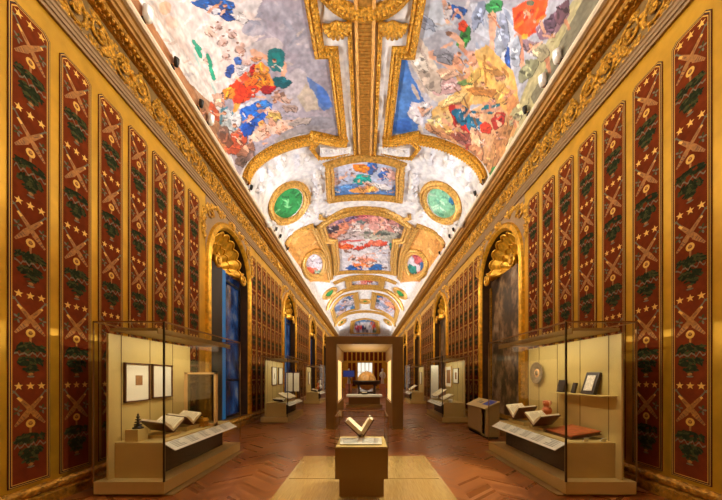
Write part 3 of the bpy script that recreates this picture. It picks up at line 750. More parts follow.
drape('B', (172, 42, 36), 458, 116, 6, 14, -15, 5); drape('B', (18, 96, 126), 466, 116, 9, 12, -40, 6); drape('B', (172, 40, 34), 470, 128, 7, 4, 30, 3); el('B', SK2, 459, 106, 3.4, 3, 0); el('B', HAIR, 458, 103, 3.2, 2, 0); drape('B', (54, 116, 150), 474, 126, 6, 5, 0, 3)
drape('B', (16, 104, 118), 491, 107, 8, 6, -20, 4); drape('B', (164, 44, 36), 498, 120, 6, 8, 10, 4); drape('B', (190, 60, 40), 486, 128, 6, 4, 20, 3); limb('B', SK2, (482, 112), (500, 108), 2.2, 2); limb('B', SKIN, (478, 138), (470, 146), 3, 2)
drape('B', (150, 96, 90), 464, 140, 7, 4, 20, 3); limb('B', (228, 188, 150), (472, 130), (480, 148), 3, 2.4); drape('B', (160, 70, 60), 470, 148, 5, 4, 0, 3)
drape('B', (204, 150, 108), 498, 146, 7, 22, 20, 5); limb('B', (196, 136, 92), (510, 98), (514, 124), 5, 5); limb('B', (214, 166, 112), (514, 124), (502, 154), 4, 3)
limb('B', (120, 84, 60), (455, 87), (483, 160), .9, .9); drape('B', (60, 160, 90), 492, 172, 5, 4, -30, 3); drape('B', (236, 226, 190), 510, 146, 3, 8, 25, 2)
for (u, v, a, b, r, c) in ((424, 20, 14, 5, 50, (150, 158, 176)), (444, 56, 10, 5, 20, (150, 150, 160)), (478, 14, 5, 14, 10, (150, 160, 184)), (504, 30, 4, 18, -8, (160, 168, 190)), (516, 52, 5, 12, 0, (178, 184, 198)),
        (446, 74, 12, 5, -10, (214, 176, 150)), (430, 78, 7, 16, -25, (196, 180, 166)), (418, 60, 5, 14, -30, (232, 222, 210)), (492, 70, 9, 5, 30, (190, 138, 80)), (500, 94, 10, 7, -20, (206, 160, 92)), (482, 92, 12, 5, 10, (170, 116, 62)), (474, 76, 7, 5, -40, (222, 180, 104)), (452, 100, 12, 4, -25, (232, 196, 136)),
        (438, 132, 12, 4, 25, (206, 150, 110)), (460, 136, 8, 4, 10, (140, 78, 66)), (476, 152, 5, 9, -20, (196, 140, 104)), (490, 160, 4, 12, 18, (216, 166, 120)), (508, 128, 4, 14, 10, (190, 140, 96)), (528, 70, 6, 12, 30, (150, 150, 120)), (540, 52, 7, 8, 20, (176, 168, 140)), (518, 112, 5, 14, 25, (196, 188, 150)), (550, 24, 6, 8, 30, (96, 74, 90))):
    drape('B', c, u, v, a, b, r, 4)
for (u, v, a, b, r, c) in ((256, 58, 5, 3, 20, (214, 150, 110)), (262, 70, 6, 5, 40, (224, 150, 60)), (250, 82, 6, 4, -20, (228, 110, 40)), (240, 94, 6, 8, 20, (200, 58, 26)), (266, 90, 6, 3, 0, (150, 30, 34)), (256, 112, 8, 5, -30, (34, 104, 196)), (248, 128, 5, 9, 10, (22, 74, 158)), (262, 104, 7, 3, -20, (70, 140, 220)), (290, 108, 6, 4, 20, (186, 160, 150)), (300, 122, 9, 4, -10, (196, 182, 176)), (236, 120, 4, 8, 0, (216, 214, 216)), (226, 140, 5, 7, -30, (130, 84, 66)), (246, 150, 8, 5, -20, (150, 104, 84)), (218, 100, 4, 7, -35, (206, 170, 150))):
    drape('A', c, u, v, a, b, r, 3)
# more limbs, heads and folds so the draperies read as clustered figures
for k, pts in (('A', ((244, 78), (262, 74), (246, 120), (262, 112), (238, 132), (226, 116), (236, 140), (212, 10), (226, 8), (276, 66), (256, 96), (270, 108), (222, 100), (246, 146), (262, 140), (208, 118))),
               ('B', ((454, 12), (494, 20), (528, 16), (538, 24), (462, 116), (474, 118), (492, 106), (498, 122), (440, 120), (424, 112), (506, 100), (512, 120), (486, 90), (470, 66), (534, 50), (552, 40), (500, 140), (484, 146), (454, 130), (478, 134)))):
    for (u, v) in pts:
        for q in range(rs.choice((1, 1, 2))): limb(k, rs.choice((SKIN, SK2, (236, 190, 160))), (u + rs.uniform(-4, 4), v + rs.uniform(-4, 4)), (u + rs.uniform(-10, 10), v + rs.uniform(-9, 9)), rs.uniform(1.1, 1.9), rs.uniform(.7, 1.2))
        hu, hv = u + rs.uniform(-5, 5), v - rs.uniform(2, 7); el(k, SHADE, hu + .4, hv + .4, 2.1, 2.3, 0, 10); el(k, SKIN, hu, hv, 1.9, 2.1, 0, 10); el(k, rs.choice((HAIR, (86, 58, 44), (170, 120, 70))), hu + .2, hv - 1.2, 1.8, 1.1, rs.uniform(-30, 30), 10)
        for q in range(3): el(k, rs.choice(((90, 60, 50), (230, 220, 214), (120, 100, 110))), u + rs.uniform(-7, 7), v + rs.uniform(-6, 6), rs.uniform(1.5, 3.5), rs.uniform(.3, .7), rs.uniform(-80, 80), 8)
# C
el('C', (206, 206, 224), 350, 168, 20, 6, -5); pg('C', (76, 122, 186), (330, 190), (360, 192), (400, 186), (400, 200), (330, 201)); drape('C', (90, 134, 196), 344, 188, 12, 3, -8, 4); el('C', (190, 190, 212), 388, 184, 12, 4, 0)
drape('C', (232, 192, 188), 334, 181, 5, 3, 0, 3); drape('C', (64, 104, 172), 371, 167, 5, 7, -15, 3); drape('C', (230, 136, 46), 361, 168, 6, 4, 15, 3); drape('C', (24, 140, 136), 362, 179, 9, 4, -10, 4)
drape('C', (232, 168, 96), 366, 189, 12, 3.4, -6, 4); drape('C', (226, 186, 184), 390, 174, 8, 5, 35, 4); drape('C', (62, 104, 176), 383, 175, 4, 5, 0, 3); drape('C', (236, 232, 236), 380, 186, 12, 2.4, 12, 3); drape('C', (88, 134, 196), 397, 190, 3, 5, 0, 2)
# D
pg('D', (98, 92, 98), (320, 224), (330, 224), (334, 240), (322, 242)); pg('D', (92, 90, 92), (400, 222), (410, 224), (406, 242), (396, 242))
for (u, v, a, b, r, c) in ((342, 222, 18, 6, -20, (178, 136, 150)), (366, 219, 20, 6, 8, (196, 120, 124)), (384, 224, 14, 8, 30, (206, 146, 140)), (350, 232, 18, 6, -10, (206, 190, 190)), (380, 236, 20, 5, 0, (172, 170, 158)), (340, 230, 10, 5, -35, (214, 140, 112)),
                           (333, 229, 4, 5, 0, (62, 52, 66)), (350, 218, 10, 2, -20, (128, 108, 148)), (362, 214, 8, 2, 0, (180, 90, 100)), (388, 217, 2.4, 2.2, 0, (44, 40, 48)), (378, 226, 8, 5, 10, (220, 170, 164)), (362, 222, 6, 1.6, -14, (110, 120, 120)), (398, 230, 8, 1.8, 35, (220, 196, 190)), (376, 233, 10, 1.8, 0, (96, 104, 96)), (356, 226, 7, 3, 0, (226, 206, 204))):
    drape('D', c, u, v, a, b, r, 3)
pg('D', (212, 210, 218), (333, 243), (398, 243), (395, 274), (336, 274))
drape('D', (224, 92, 44), 345, 246, 8, 3, -8, 4); drape('D', (206, 66, 40), 362, 247, 8, 2, -12, 3); drape('D', (226, 120, 96), 376, 243, 8, 2.6, 5, 3); drape('D', (214, 84, 60), 384, 244, 4, 1.8, 0, 2); drape('D', (30, 140, 132), 394, 246, 5, 3, 10, 3); el('D', (190, 70, 60), 352, 241, 14, .9, -4)
for q in range(10): el('D', rs.choice(((180, 180, 196), (228, 226, 232), (196, 192, 206))), rs.uniform(340, 392), rs.uniform(250, 264), 9, 1.2, rs.uniform(-12, 12), 8)
drape('D', (228, 150, 120), 366, 260, 10, 1.8, 0, 3); drape('D', (28, 92, 168), 356, 269, 10, 3, 4, 3); drape('D', (36, 104, 176), 376, 268, 8, 3, 6, 3); drape('D', (232, 130, 70), 362, 265, 8, 1.8, 0, 2); el('D', (230, 190, 190), 366, 257, 12, 1, 0); el('D', (210, 206, 216), 366, 269, 3, 2, 0)
for k, box, n in (('C', (336, 164, 394, 194), 12), ('D', (330, 217, 400, 238), 16), ('D', (340, 244, 390, 270), 10)):
    for _ in range(n):
        u, v = rs.uniform(box[0], box[2]), rs.uniform(box[1], box[3]); limb(k, rs.choice((SKIN, SK2, (236, 196, 180), (120, 84, 72))), (u, v), (u + rs.uniform(-8, 8), v + rs.uniform(-4, 4)), rs.uniform(.8, 1.3), rs.uniform(.5, .8))
# S / R: ochre grisaille and round fields
for q in range(26):
    u, v = rs.uniform(288, 328), rs.uniform(228, 280)
    for uu in (u, 2 * VU - u): el('S', rs.choice(((176, 120, 58), (222, 172, 104), (150, 98, 44), (232, 188, 124))), uu, v, rs.uniform(3, 7), rs.uniform(1, 2.4), rs.uniform(-60, 60), 8)
for (u, v, a, b, r, c) in ((310, 272, 8, 4, -10, (228, 112, 84)), (318, 258, 6, 4, 0, (216, 208, 220)), (308, 262, 5, 3, 0, (200, 188, 196)), (319, 272, 4, 2, 0, (150, 170, 150)), (419, 260, 4, 7, -30, (196, 96, 96)), (412, 269, 3, 6, -30, (40, 130, 120)), (424, 268, 3, 7, -30, (62, 110, 170)), (418, 254, 3, 2, 0, (160, 60, 80)), (422, 273, 4, 3, 0, (220, 120, 90))): drape('R', c, u, v, a, b, r, 3)
for q in range(16):
    el('G', rs.choice(((20, 84, 44), (86, 176, 112), (140, 208, 150), (30, 110, 60))), rs.uniform(276, 300), rs.uniform(192, 216), 4, 1., rs.uniform(-80, 40), 8)
    el('H', rs.choice(((80, 140, 116), (176, 216, 190), (110, 170, 146), (196, 228, 204))), rs.uniform(430, 456), rs.uniform(190, 216), 4, 1., rs.uniform(-40, 80), 8)
drape('H', (44, 124, 170), 452, 200, 3, 4, 30, 2)
for (u, v, a, b, c) in ((364, 282, 4, 2, (206, 130, 120)), (370, 280.6, 5, 1, (200, 80, 60)), (352, 283, 4, 1.6, (170, 180, 190)), (376, 284, 4, 1.6, (160, 160, 180)), (360, 285, 6, .8, (160, 130, 140))): drape('L', c, u, v, a, b, 0, 2)
for (u, v, a, b, r, c) in ((350, 297, 5, 2, -20, (52, 104, 156)), (341, 307, 8, 2, -30, (110, 130, 170)), (354, 308, 4, 1.5, -5, (44, 110, 150)), (340, 313, 6, 2, -35, (200, 170, 160)), (349, 303, 6, 2, -20, (190, 180, 190)), (345, 300, 4, 1, -30, (90, 90, 110)), (334, 316, 2, 4, 30, (210, 190, 150))): drape('P', c, u, v, a, b, r, 3)
for (u, v, a, b, r, c) in ((380, 296, 5, 2, 10, (44, 100, 160)), (388, 300, 7, 2, 25, (206, 180, 186)), (392, 306, 7, 2, 35, (226, 150, 116)), (383, 305, 5, 2, 20, (150, 160, 190)), (398, 310, 3, 5, -20, (200, 110, 80)), (376, 300, 4, 1, 10, (40, 90, 120)), (394, 301, 4, 1, 30, (70, 110, 160))): drape('Q', c, u, v, a, b, r, 3)
for (u, v, a, b, c) in ((359, 328, 3, 2.5, (200, 40, 70)), (374, 324, 3.5, 3, (226, 84, 60)), (365, 320.5, 8, .9, (70, 130, 180)), (366, 330, 5, 1, (70, 80, 110)), (375, 331, 2.5, 1.2, (90, 110, 60)), (366, 325, 4, 1.6, (230, 226, 230)), (356, 323, 3, 1.2, (130, 140, 170)), (364, 327, 2, 1, (40, 60, 120))): drape('E', c, u, v, a, b, 0, 2)
for k, box, n in (('C', (334, 164, 396, 194), 26), ('D', (330, 216, 400, 238), 40), ('D', (338, 244, 392, 270), 30), ('P', (336, 296, 355, 314), 16), ('Q', (375, 296, 395, 314), 16), ('E', (354, 322, 376, 332), 14), ('L', (350, 281, 380, 285), 8)):
    for _ in range(n):
        el(k, rs.choice(((90, 66, 60), (236, 228, 230), (226, 176, 156), (150, 120, 130), (206, 150, 130))), rs.uniform(box[0], box[2]), rs.uniform(box[1], box[3]), rs.uniform(1.2, 4), rs.uniform(.3, .9), rs.uniform(-40, 40), 8)
BASE = dict(A=(166, 158, 170), B=(176, 176, 186), C=(176, 186, 212), D=(204, 192, 198), S=(206, 152, 82), R=(212, 204, 214), G=(44, 138, 74), H=(138, 196, 164), L=(196, 188, 200), P=(184, 188, 208), Q=(196, 194, 210), E=(200, 198, 214))

ceil_grid_T = np.repeat(TH[:, None], NQ + 1, 1); ceil_grid_Q = np.repeat(QQ[None, :], NTH + 1, 0)
GX = SPAN * np.sin(ceil_grid_T); GY = 1 / ceil_grid_Q; GZ = EYE + SPRING + RISE * np.sqrt(np.clip(1 - (np.clip(GY - COVE, 0, None) / (Y1 - COVE)) ** 2, 0, 1)) * np.cos(ceil_grid_T)
fT = (ceil_grid_T[:-1, :-1] + ceil_grid_T[1:, 1:]) / 2; fQ = (ceil_grid_Q[:-1, :-1] + ceil_grid_Q[1:, 1:]) / 2
REG = -np.ones(fT.shape, int)
for i, (_, poly, _, _) in enumerate(FIELDS): REG[inside(conv(poly), fT, fQ)] = i

def grid_mesh(name, mask, material, parent, colour=None, smooth=True):
    I, J = np.nonzero(mask); W = NQ + 1
    quad = np.stack([I * W + J, (I + 1) * W + J, (I + 1) * W + J + 1, I * W + J + 1], 1)
    used, inv = np.unique(quad, return_inverse=True); quad = inv.reshape(-1, 4)
    co = np.stack([GX.ravel()[used], GY.ravel()[used], GZ.ravel()[used]], 1)
    me = bpy.data.meshes.new(name); me.vertices.add(len(co)); me.vertices.foreach_set('co', co.astype(np.float32).ravel())
    me.loops.add(len(quad) * 4); me.loops.foreach_set('vertex_index', quad.astype(np.int32).ravel())
    me.polygons.add(len(quad)); me.polygons.foreach_set('loop_start', np.arange(len(quad), dtype=np.int32) * 4)
    me.polygons.foreach_set('use_smooth', np.full(len(quad), smooth)); me.update(calc_edges=True)
    me.materials.append(material)
    if colour:
        T = ceil_grid_T.ravel()[used]; Q = ceil_grid_Q.ravel()[used]; Y = 1 / Q
        sc = np.clip(Y / 7, .8, 3)
        # hand-painted wobble of the brush edges
        wT = T + sc * (.007 * wave_noise(T, Y, 9, 1) + .0018 * wave_noise(T, Y, 30, 11, 2)); wQ = 1 / (Y + sc * (.035 * wave_noise(T, Y, 9, 2) + .008 * wave_noise(T, Y, 30, 12, 2)) * (1 + (Y > 12)))
        c = np.tile(np.array(BASE[colour], float), (len(T), 1))
        n1 = wave_noise(T, Y, 2.2, 3, 5)
        c *= (1 + .10 * n1)[:, None]; brush = np.clip(wave_noise(T, Y, 16, 8, 3), -1, 1)
        for colr, poly in ST[colour]:
            m = inside(conv(poly), wT, wQ)
            al = (.88 + .12 * brush[m])[:, None]; c[m] = c[m] * (1 - al) + np.array(colr, float) * al
        g_ = c.mean(1, keepdims=True); c = np.clip(g_ + (c - g_) * 1.15, 0, 255) * .95
        c = np.clip(c * (1 + .11 * wave_noise(T * 2.2, Y, 11, 5, 3) + .07 * wave_noise(T, Y, 34, 6, 2))[:, None], 0, 255) / 255
        l = np.where(c <= .04045, c / 12.92, ((c + .055) / 1.055) ** 2.4)
        at = me.color_attributes.new('pigment', 'FLOAT_COLOR', 'POINT')
        at.data.foreach_set('color', np.concatenate([l, np.ones((len(l), 1))], 1).astype(np.float32).ravel())
    ob = bpy.data.objects.new(name, me); COL.objects.link(ob)
    if parent: ob.parent = parent
    ORIGIN[ob.name] = (0, 0, 0); return ob
ceil = tag(grid_mesh('ceiling', REG == -1, M['stucco'], None), 'painted barrel vault of white stucco with gilded frames', 'ceiling', kind='structure')
for i, (nm, poly, lab, key) in enumerate(FIELDS):
    o = grid_mesh(nm, REG == i, M['fresco'], ceil, key)
    if lab: o['label'] = lab
# plain vault behind the viewpoint
mb = MB(); n = 40
mb.add([vault(-pi / 2 + pi * k / n, y) for y in (Y0, 4.3) for k in range(n + 1)], [(k, k + 1, n + 2 + k, n + 1 + k) for k in range(n)], 0, True)
mb.build('rear_vault', M['stucco'], ceil)

# ---- white stucco figures and swags modelled in relief around the medallions
for sd in (0, 1):
    mb = MB(); rr = random.Random(12)
    def at(u, v, o): return vault(*on_vault(2 * VU - u if sd else u, v), o)
    for (u, v, L, n_) in ((262, 172, 16, 5), (282, 160, 14, 5), (300, 160, 12, 4), (314, 178, 10, 4), (316, 198, 10, 4), (308, 214, 10, 4), (272, 226, 10, 4), (286, 230, 10, 4), (260, 190, 8, 4), (324, 168, 7, 3), (318, 188, 7, 3)):
        for _ in range(n_):
            a = rr.uniform(0, 2 * pi); pts = [(u + rr.uniform(-.4, .4) * L, v + rr.uniform(-.35, .35) * L)]
            for q in range(4): a += rr.uniform(-.7, .7); pts.append((pts[-1][0] + L * .16 * cos(a), pts[-1][1] + L * .14 * sin(a)))
            w = rr.uniform(.09, .15); mb.tube([at(*p, -.03) for p in pts], [w * .6, w, w, w * .8, w * .3], 8)
        mb.ball(at(u + rr.uniform(-2, 2), v - L * .35, .05), (.09, .09, .09), 8, 6)
    mb.build('stucco_relief', M['stucco'], ceil)
# ---- gilded frames: a moulding swept along a line on the vault
def frame(mb, poly, width, height, closed=True, step=.12, prof=None, mi=0, inset=0., raw=False, smooth=False):
    pts = poly if raw else conv(poly)
    dense = []
    N = len(pts)
    for i in range(N if closed else N - 1):
        a, b = pts[i], pts[(i + 1) % N]; L = (vault(*a) - vault(*b)).length
        m = max(1, int(L / step))
        dense += [(a[0] + (b[0] - a[0]) * k / m, a[1] + (b[1] - a[1]) * k / m) for k in range(m)]
    if not closed: dense.append(pts[-1])
    pos = [vault(*p) for p in dense]; nor = [(vault(p[0], p[1], .1) - vault(*p)).normalized() for p in dense]
    prof = prof or [(-.5, 0), (-.5, .45), (-.36, .5), (-.30, .85), (-.12, 1), (.0, .7), (.12, .62), (.2, .8), (.34, .5), (.40, .3), (.5, .28), (.5, 0)]
    n = len(dense); k = len(prof); vs = []
    for i in range(n):
        a = pos[(i - 1) % n] if closed or i else pos[0]; b = pos[(i + 1) % n] if closed or i < n - 1 else pos[-1]
        d0 = (pos[i] - a).normalized() if (pos[i] - a).length > 1e-6 else (b - pos[i]).normalized(); d1 = (b - pos[i]).normalized() if (b - pos[i]).length > 1e-6 else d0
        t = (d0 + d1).normalized() if (d0 + d1).length > .1 else d0
        c = t.cross(nor[i]).normalized(); ms = 1 / max(.55, sqrt(max(0, (1 + d0.dot(d1)) / 2)))
        for w, h in prof: vs.append(pos[i] + c * ((w * width + inset) * ms) + nor[i] * (h * height + .004))
    fs = [(i * k + j, i * k + j + 1, ((i + 1) % n) * k + j + 1, ((i + 1) % n) * k + j) for i in range(n if closed else n - 1) for j in range(k - 1)]
    mb.add(vs, fs, mi, smooth); return dense
def beads(mb, dense, r, step, inset=0, h=.05, squash=.8):
    pos = [vault(*p) for p in dense]; acc = 0
    for a, b, p in zip(pos, pos[1:], dense):
        L = (b - a).length; nrm = (vault(p[0], p[1], .1) - a).normalized(); c = (b - a).normalized().cross(nrm) if L > 1e-6 else Vector()
        while acc < L:
            mb.ball(a + (b - a) * (acc / L) + c * inset + nrm * h, (r, r, r * squash), 6, 4); acc += step
        acc -= L
def gild(name, poly, w, h, material='gold_carved', closed=True, bead=None, step=.12, sides=(0,), label=None):
    for sd in sides:
        mb = MB(); dense = frame(mb, mir(poly) if sd else poly, w, h, closed, step)
        if bead: beads(mb, dense, *bead)
        o = mb.build(name, M[material], ceil, recalc=True)
G_A1 = [(310.5, -60), (310.5, 0), (319.5, 52), (333, 52), (343, 139)]          # beside the central rib
G_A1b = [(315, -60), (315, 0), (321, 45), (338, 45), (346.5, 139)]
G_A2 = [(347, 141), (336, 140.5), (314, 136), (312.5, 138.5), (294, 142), (271, 151), (254, 163), (244.5, 181)]
gild('gilded_frame', G_A1, .26, .09, closed=False, bead=(.035, .085, -.02, .085), sides=(0, 1))
gild('gilded_frame', G_A2, .36, .16, closed=False, bead=(.04, .1, .12, .09), sides=(0, 1))
gild('gilded_frame', C_F, .34, .14, 'gold_pale'); gild('gilded_frame', F2, .42, .16, 'gold_pale', step=.2)
gild('gilded_frame', [(313, 225), (305, 228), (296.6, 232), (290, 238), (285, 246)], .3, .12, 'gold_pale', False, sides=(0, 1)); gild('gilded_frame', [(314, 226), (327, 253), (330.5, 279)], .4, .14, 'gold_pale', False, sides=(0, 1))
gild('medallion_frame', ellipse(288.5, 202.5, 21, 15.5, -48, 32), .3, .14, 'gold_pale', sides=(0, 1)); gild('medallion_frame', ROUND, .42, .14, 'gold_pale', sides=(0, 1))
gild('gilded_frame', [(334, 283), (349, 277.5), (365, 275.8), (381, 277.5), (396, 283)], .6, .16, 'gold_pale', False); gild('gilded_frame', LAND, .5, .14, 'gold_pale', step=.3)
gild('medallion_frame', OV, .35, .14, 'gold_pale', sides=(0, 1), step=.3)
gild('gilded_frame', [(327.5, 308), (333, 298), (343, 290.5), (354, 288), (365, 287.3), (376, 288), (387, 290.5), (397, 298), (402.5, 308)], .7, .2, 'gold_pale', False, step=.3)
gild('gilded_frame', PAIR, .5, .14, 'gold_pale', sides=(0, 1), step=.4); gild('medallion_frame', MID, .5, .14, 'gold_pale', step=.4)
gild('gilded_frame', [(335, 325), (340, 318), (348, 313.5), (365, 311), (382, 313.5), (390, 318), (395, 325)], .9, .2, 'gold_pale', False, step=.4)
gild('gilded_frame', ENDF, .6, .16, 'gold_pale', step=.5); gild('medallion_frame', OV2, .5, .14, 'gold_pale', sides=(0, 1), step=.5)
# scrolled white plaques with gilded edges beside the small frescoes
for (a, b, c) in ((((318, 141), (311, 148), (318, 157), (331, 156), (349, 151)), .12, .3), (((321, 213), (320, 218), (326, 219), (345, 209), (365, 207)), .16, .4)):
    gild('scroll_edge', list(a), b, .1, 'gold_carved' if c < .35 else 'gold_pale', False, (.035, .1, 0, .1) if c < .35 else None, sides=(0, 1))
for sd in (0, 1):
    p = [(320, 145), (334, 146), (351, 143.5), (351, 150), (332, 153.5), (320, 154)]
    mb = MB(); q = conv(mir(p) if sd else p); k = len(q)
    mb.add([vault(*t, .10) for t in q] + [vault(*t, 0) for t in q], [list(range(k))] + [(i, (i + 1) % k, k + (i + 1) % k, k + i) for i in range(k)])
    rr = random.Random(3)
    for j in range(13):   # raised foliage on the plaque
        u = 323 + 26 * j / 12; v = 149.6 - 2 * (j / 12) + rr.uniform(-1.2, 1.2); u = 2 * VU - u if sd else u
        mb.ball(vault(*on_vault(u, v), .11), (rr.uniform(.03, .06), rr.uniform(.06, .12), .04), 7, 4)
    mb.build('scroll_plaque', M['stucco'], ceil)
# the central rib with its flanking bead rows and the ring above
RIB = lambda x, y: (math.asin(x / SPAN), y)
mb = MB()
frame(mb, [RIB(0, 4.3), RIB(0, 10.2)], .44, .07, False, .3, [(-.5, 0), (-.5, .7), (-.42, 1), (-.34, .7), (-.33, .45), (.33, .45), (.34, .7), (.42, 1), (.5, .7), (.5, 0)], raw=True)
y = 6.2
while y < 10.1:
    z = vault(0, y).z
    mb.box((-.14, y, z - .05), (.14, y + .035, z - .025)); y += .075
tag(mb.build('central_rib', M['gold_rib'], ceil), 'bronze gold ribbed band along the crown')
for sd in (-1, 1):
    mb = MB(); dense = frame(mb, [RIB(sd * .33, 6.0), RIB(sd * .33, 10.1)], .11, .04, False, .2, raw=True); beads(mb, dense, .04, .105, 0, .045)
    mb.build('bead_row', M['gold_carved'], ceil)
    mb = MB(); hub = vault(*RIB(sd * .60, 6.28), .03)      # fan shell beside the ring
    for k in range(9):
        a = pi * (.05 + .9 * k / 8) - pi / 2 * 0; dx, dy = sd * cos(a) * .5, sin(a)
        tip = vault(*RIB(sd * .60 + .30 * cos(a) * 1, 6.28 + .30 * sin(a)), .05)
        mb.tube([hub, (hub + tip) / 2 + Vector((0, 0, -.05)), tip], [.02, .045, .05], 6)
    mb.build('fan_shell', M['gold_carved'], ceil)
ringp = [RIB(.95 * sin(2 * pi * k / 40), 5.25 + .95 * cos(2 * pi * k / 40)) for k in range(40)]
mb = MB(); dense = frame(mb, ringp, .3, .10, True, .12, raw=True); beads(mb, dense, .04, .1, 0, .1)
mb.build('gilded_ring', M['gold_carved'], ceil)
# ================================================================== SPOTLIGHTS ON THE CORNICE
ordn = ['first', 'second', 'third', 'fourth', 'fifth', 'sixth', 'seventh', 'eighth']
def spotlight(s, y, white, label):
    K = 1.0 if white else .68
    x, z = s * 3.60, EYE + 5.79
    r = thing('spotlight', (x, y, z), label, 'spotlight', 'spotlights along the cornice ledges')
    MB().box((x - .03, y - .04, z - .02), (x + .03, y + .04, z + .015)).build('base', M['dark_enamel'], r)
    MB().tube([(x, y, z), (x - s * .05, y - .01, z + .05)], .012, 6).build('bracket', M['brass'], r)
    m = Matrix.Translation((x - s * .03, y, z + .14)) @ Matrix.Rotation(s * -.5, 4, 'Y')
    mb = MB(); c = Vector((x - s * .08, y, z + .09))
    mb.lathe([(.0, -.12), (.03, -.115), (.055, -.09), (.068, -.04), (.072, .02), (.07, .09), (.06, .1), (.055, .09), (0, .09)], (0, 0, 0), 16)
    mtx = Matrix.Translation(c) @ Matrix.Rotation(-s * .35, 4, 'Y') @ Matrix.Rotation(.3, 4, 'X')
    mb.v = [tuple(mtx @ (Vector(p) * K)) for p in mb.v]
    mb.build('lamp_head', M['white_metal' if white else 'dark_enamel'], r)
    mb = MB(); mb.lathe([(0, 0), (.048, 0), (.048, .006), (0, .006)], (0, 0, .092), 12); mb.v = [tuple(mtx @ (Vector(p) * K)) for p in mb.v]
    mb.build('lens', M['lens_glow'], r)
for s, ys, whites in ((-1, (4.86, 5.6, 6.45, 6.85, 9.3, 11.9, 12.5, 13.7), (0, 3)), (1, (5.5, 5.95, 6.6, 9.6, 11.95, 12.5, 14.2), (0, 1))):
    sd = 'left' if s < 0 else 'right'
    for i, y in enumerate(ys):
        spotlight(s, y, i in whites, f'{"white" if i in whites else "small black"} spotlight, {ordn[i]} from the near end of the {sd} cornice ledge')

# ================================================================== DISPLAY CASES
F, B = 2.68, 3.62                       # lateral position of the case front and back
def display_case(s, y0, L, label, bp_end):
    y1 = y0 + L; X = lambda l: s * l
    r = thing('display_case', (s * (F + B) / 2, (y0 + y1) / 2, 0), label, 'display case', 'tall glass display cases along both walls')
    MB().box((X(F + .06), y0 + .05, 0), (X(B - .05), y1 - .05, .035)).box((X(F - .10), y0 + .03, 0), (X(F + .05), y1 - .06, .02)).build('plinth', M['beige_dark'], r)
    mb = MB(); mb.box((X(F), y0, .035), (X(B), y1, .20)); mb.build('base', M['beige'], r)
    mb = MB(); mb.prism([(X(2.98), y0 + .16, .2), (X(3.47), y0 + .14, .2), (X(3.45), y0 + .2, .68), (X(2.84), y0 + .2, .68), (X(2.84), y0 + .2, .62)][:0] or [(X(2.96), y0 + .16, .2), (X(3.47), y0 + .16, .2), (X(3.47), y0 + .16, .69), (X(2.82), y0 + .16, .69), (X(2.82), y0 + .16, .655), (X(2.96), y0 + .16, .6)], None, (0, L - .36, 0))
    mb.build('display_block', M['beige'], r)
    MB().box((X(2.77), y0 + .15, .2), (X(3.45), y0 + .165, .675)).build('end_board', M['beige'], r)
    MB().box((X(2.945), y0 + .2, .2), (X(2.958), y1 - .24, .62)).build('painted_shadow_front', M['void_and_shade'], r)  # dark sheet paints in the shade under the caption rail
    # tilted caption rail
    mb = MB(); a, b = Vector((X(2.66), 0, .565)), Vector((X(2.845), 0, .675)); n = Vector((-s * .5, 0, .85)) * .012
    mb.prism([tuple(a + Vector((0, y0 + .2, 0))), tuple(b + Vector((0, y0 + .2, 0))), tuple(b + n + Vector((0, y0 + .2, 0))), tuple(a + n + Vector((0, y0 + .2, 0)))], None, (0, L - .42, 0))
    cr = tag(mb.build('caption_rail', M['white_card'], r), 'white tilted caption strip')
    yy = y0 + .3; rr = random.Random(2)
    while yy < y1 - .45:
        mb = MB()
        for q in range(5):
            t = .2 + .14 * q; p = a.lerp(b, t) + n * 1.06; w = rr.uniform(.16, .24)
            mb.add([(p.x, yy, p.z), (p.x, yy + w, p.z), (p.x + (b - a).x * .05, yy + w, p.z + (b - a).z * .05), (p.x + (b - a).x * .05, yy, p.z + (b - a).z * .05)], [(0, 1, 2, 3)])
        yy += .36; mb.build('caption_text', M['print_grey'], cr, recalc=False)
    mb = MB().box((X(3.47), y0 + .06, .2), (X(3.50), y0 + bp_end, 2.19)); bp = mb.build('back_panel', M['beige'], r)
    mb = MB(); yy = y0 + .27
    while yy < y0 + bp_end - .1: mb.box((X(3.466), yy - .005, .69), (X(3.471), yy + .005, 2.19)); yy += .57
    mb.build('panel_seam', M['seam'], bp)
    # lamp canopy
    cp = MB().box((X(2.84), y0 + .12, 2.235), (X(3.5), y1 - .12, 2.275)).build('canopy', M['beige_dark'], r)
    MB().box((X(2.84), y0 + .12, 2.195), (X(2.855), y1 - .12, 2.24)).build('fascia', M['beige_dark'], cp)
    # glazing
    zt = 2.33; g = .008
    for a, b in (((X(F), y0 + .012, .2), (X(F + g), y1 - .012, zt)), ((X(F), y0, .2), (X(B), y0 + g, zt)), ((X(F), y1 - g, .2), (X(B), y1, zt)), ((X(F), y0, zt), (X(B), y1, zt + g))):
        MB().box(a, b).build('glass_pane', M['glass'], r)
    e = .013
    for l, y, m_ in ((F, y0, 'black_metal'), (B, y0, 'bronze_metal'), (F, y1, 'bronze_metal'), (B, y1, 'black_metal')):
        k = .010 if (l, y) == (F, y0) else .007
        MB().box((X(l) - k, y - k, .2), (X(l) + k, y + k, zt + .01)).build('corner_post', M[m_], r)
    mb = MB(); k = .010
    for l in (F, B): mb.box((X(l) - k, y0, zt - .002), (X(l) + k, y1, zt + .016))
    for y in (y0, y1): mb.box((X(F), y - k, zt - .002), (X(B), y + k, zt + .016))
    mb.build('top_edge', M['bronze_metal'], r)
    return r
display_case(-1, 4.0, 2.44, 'large glass display case on the left with two framed sheets and a pale standing frame', 1.95)
display_case(1, 4.0, 2.5, 'large glass display case on the right with a round plate and shelf', 2.36)
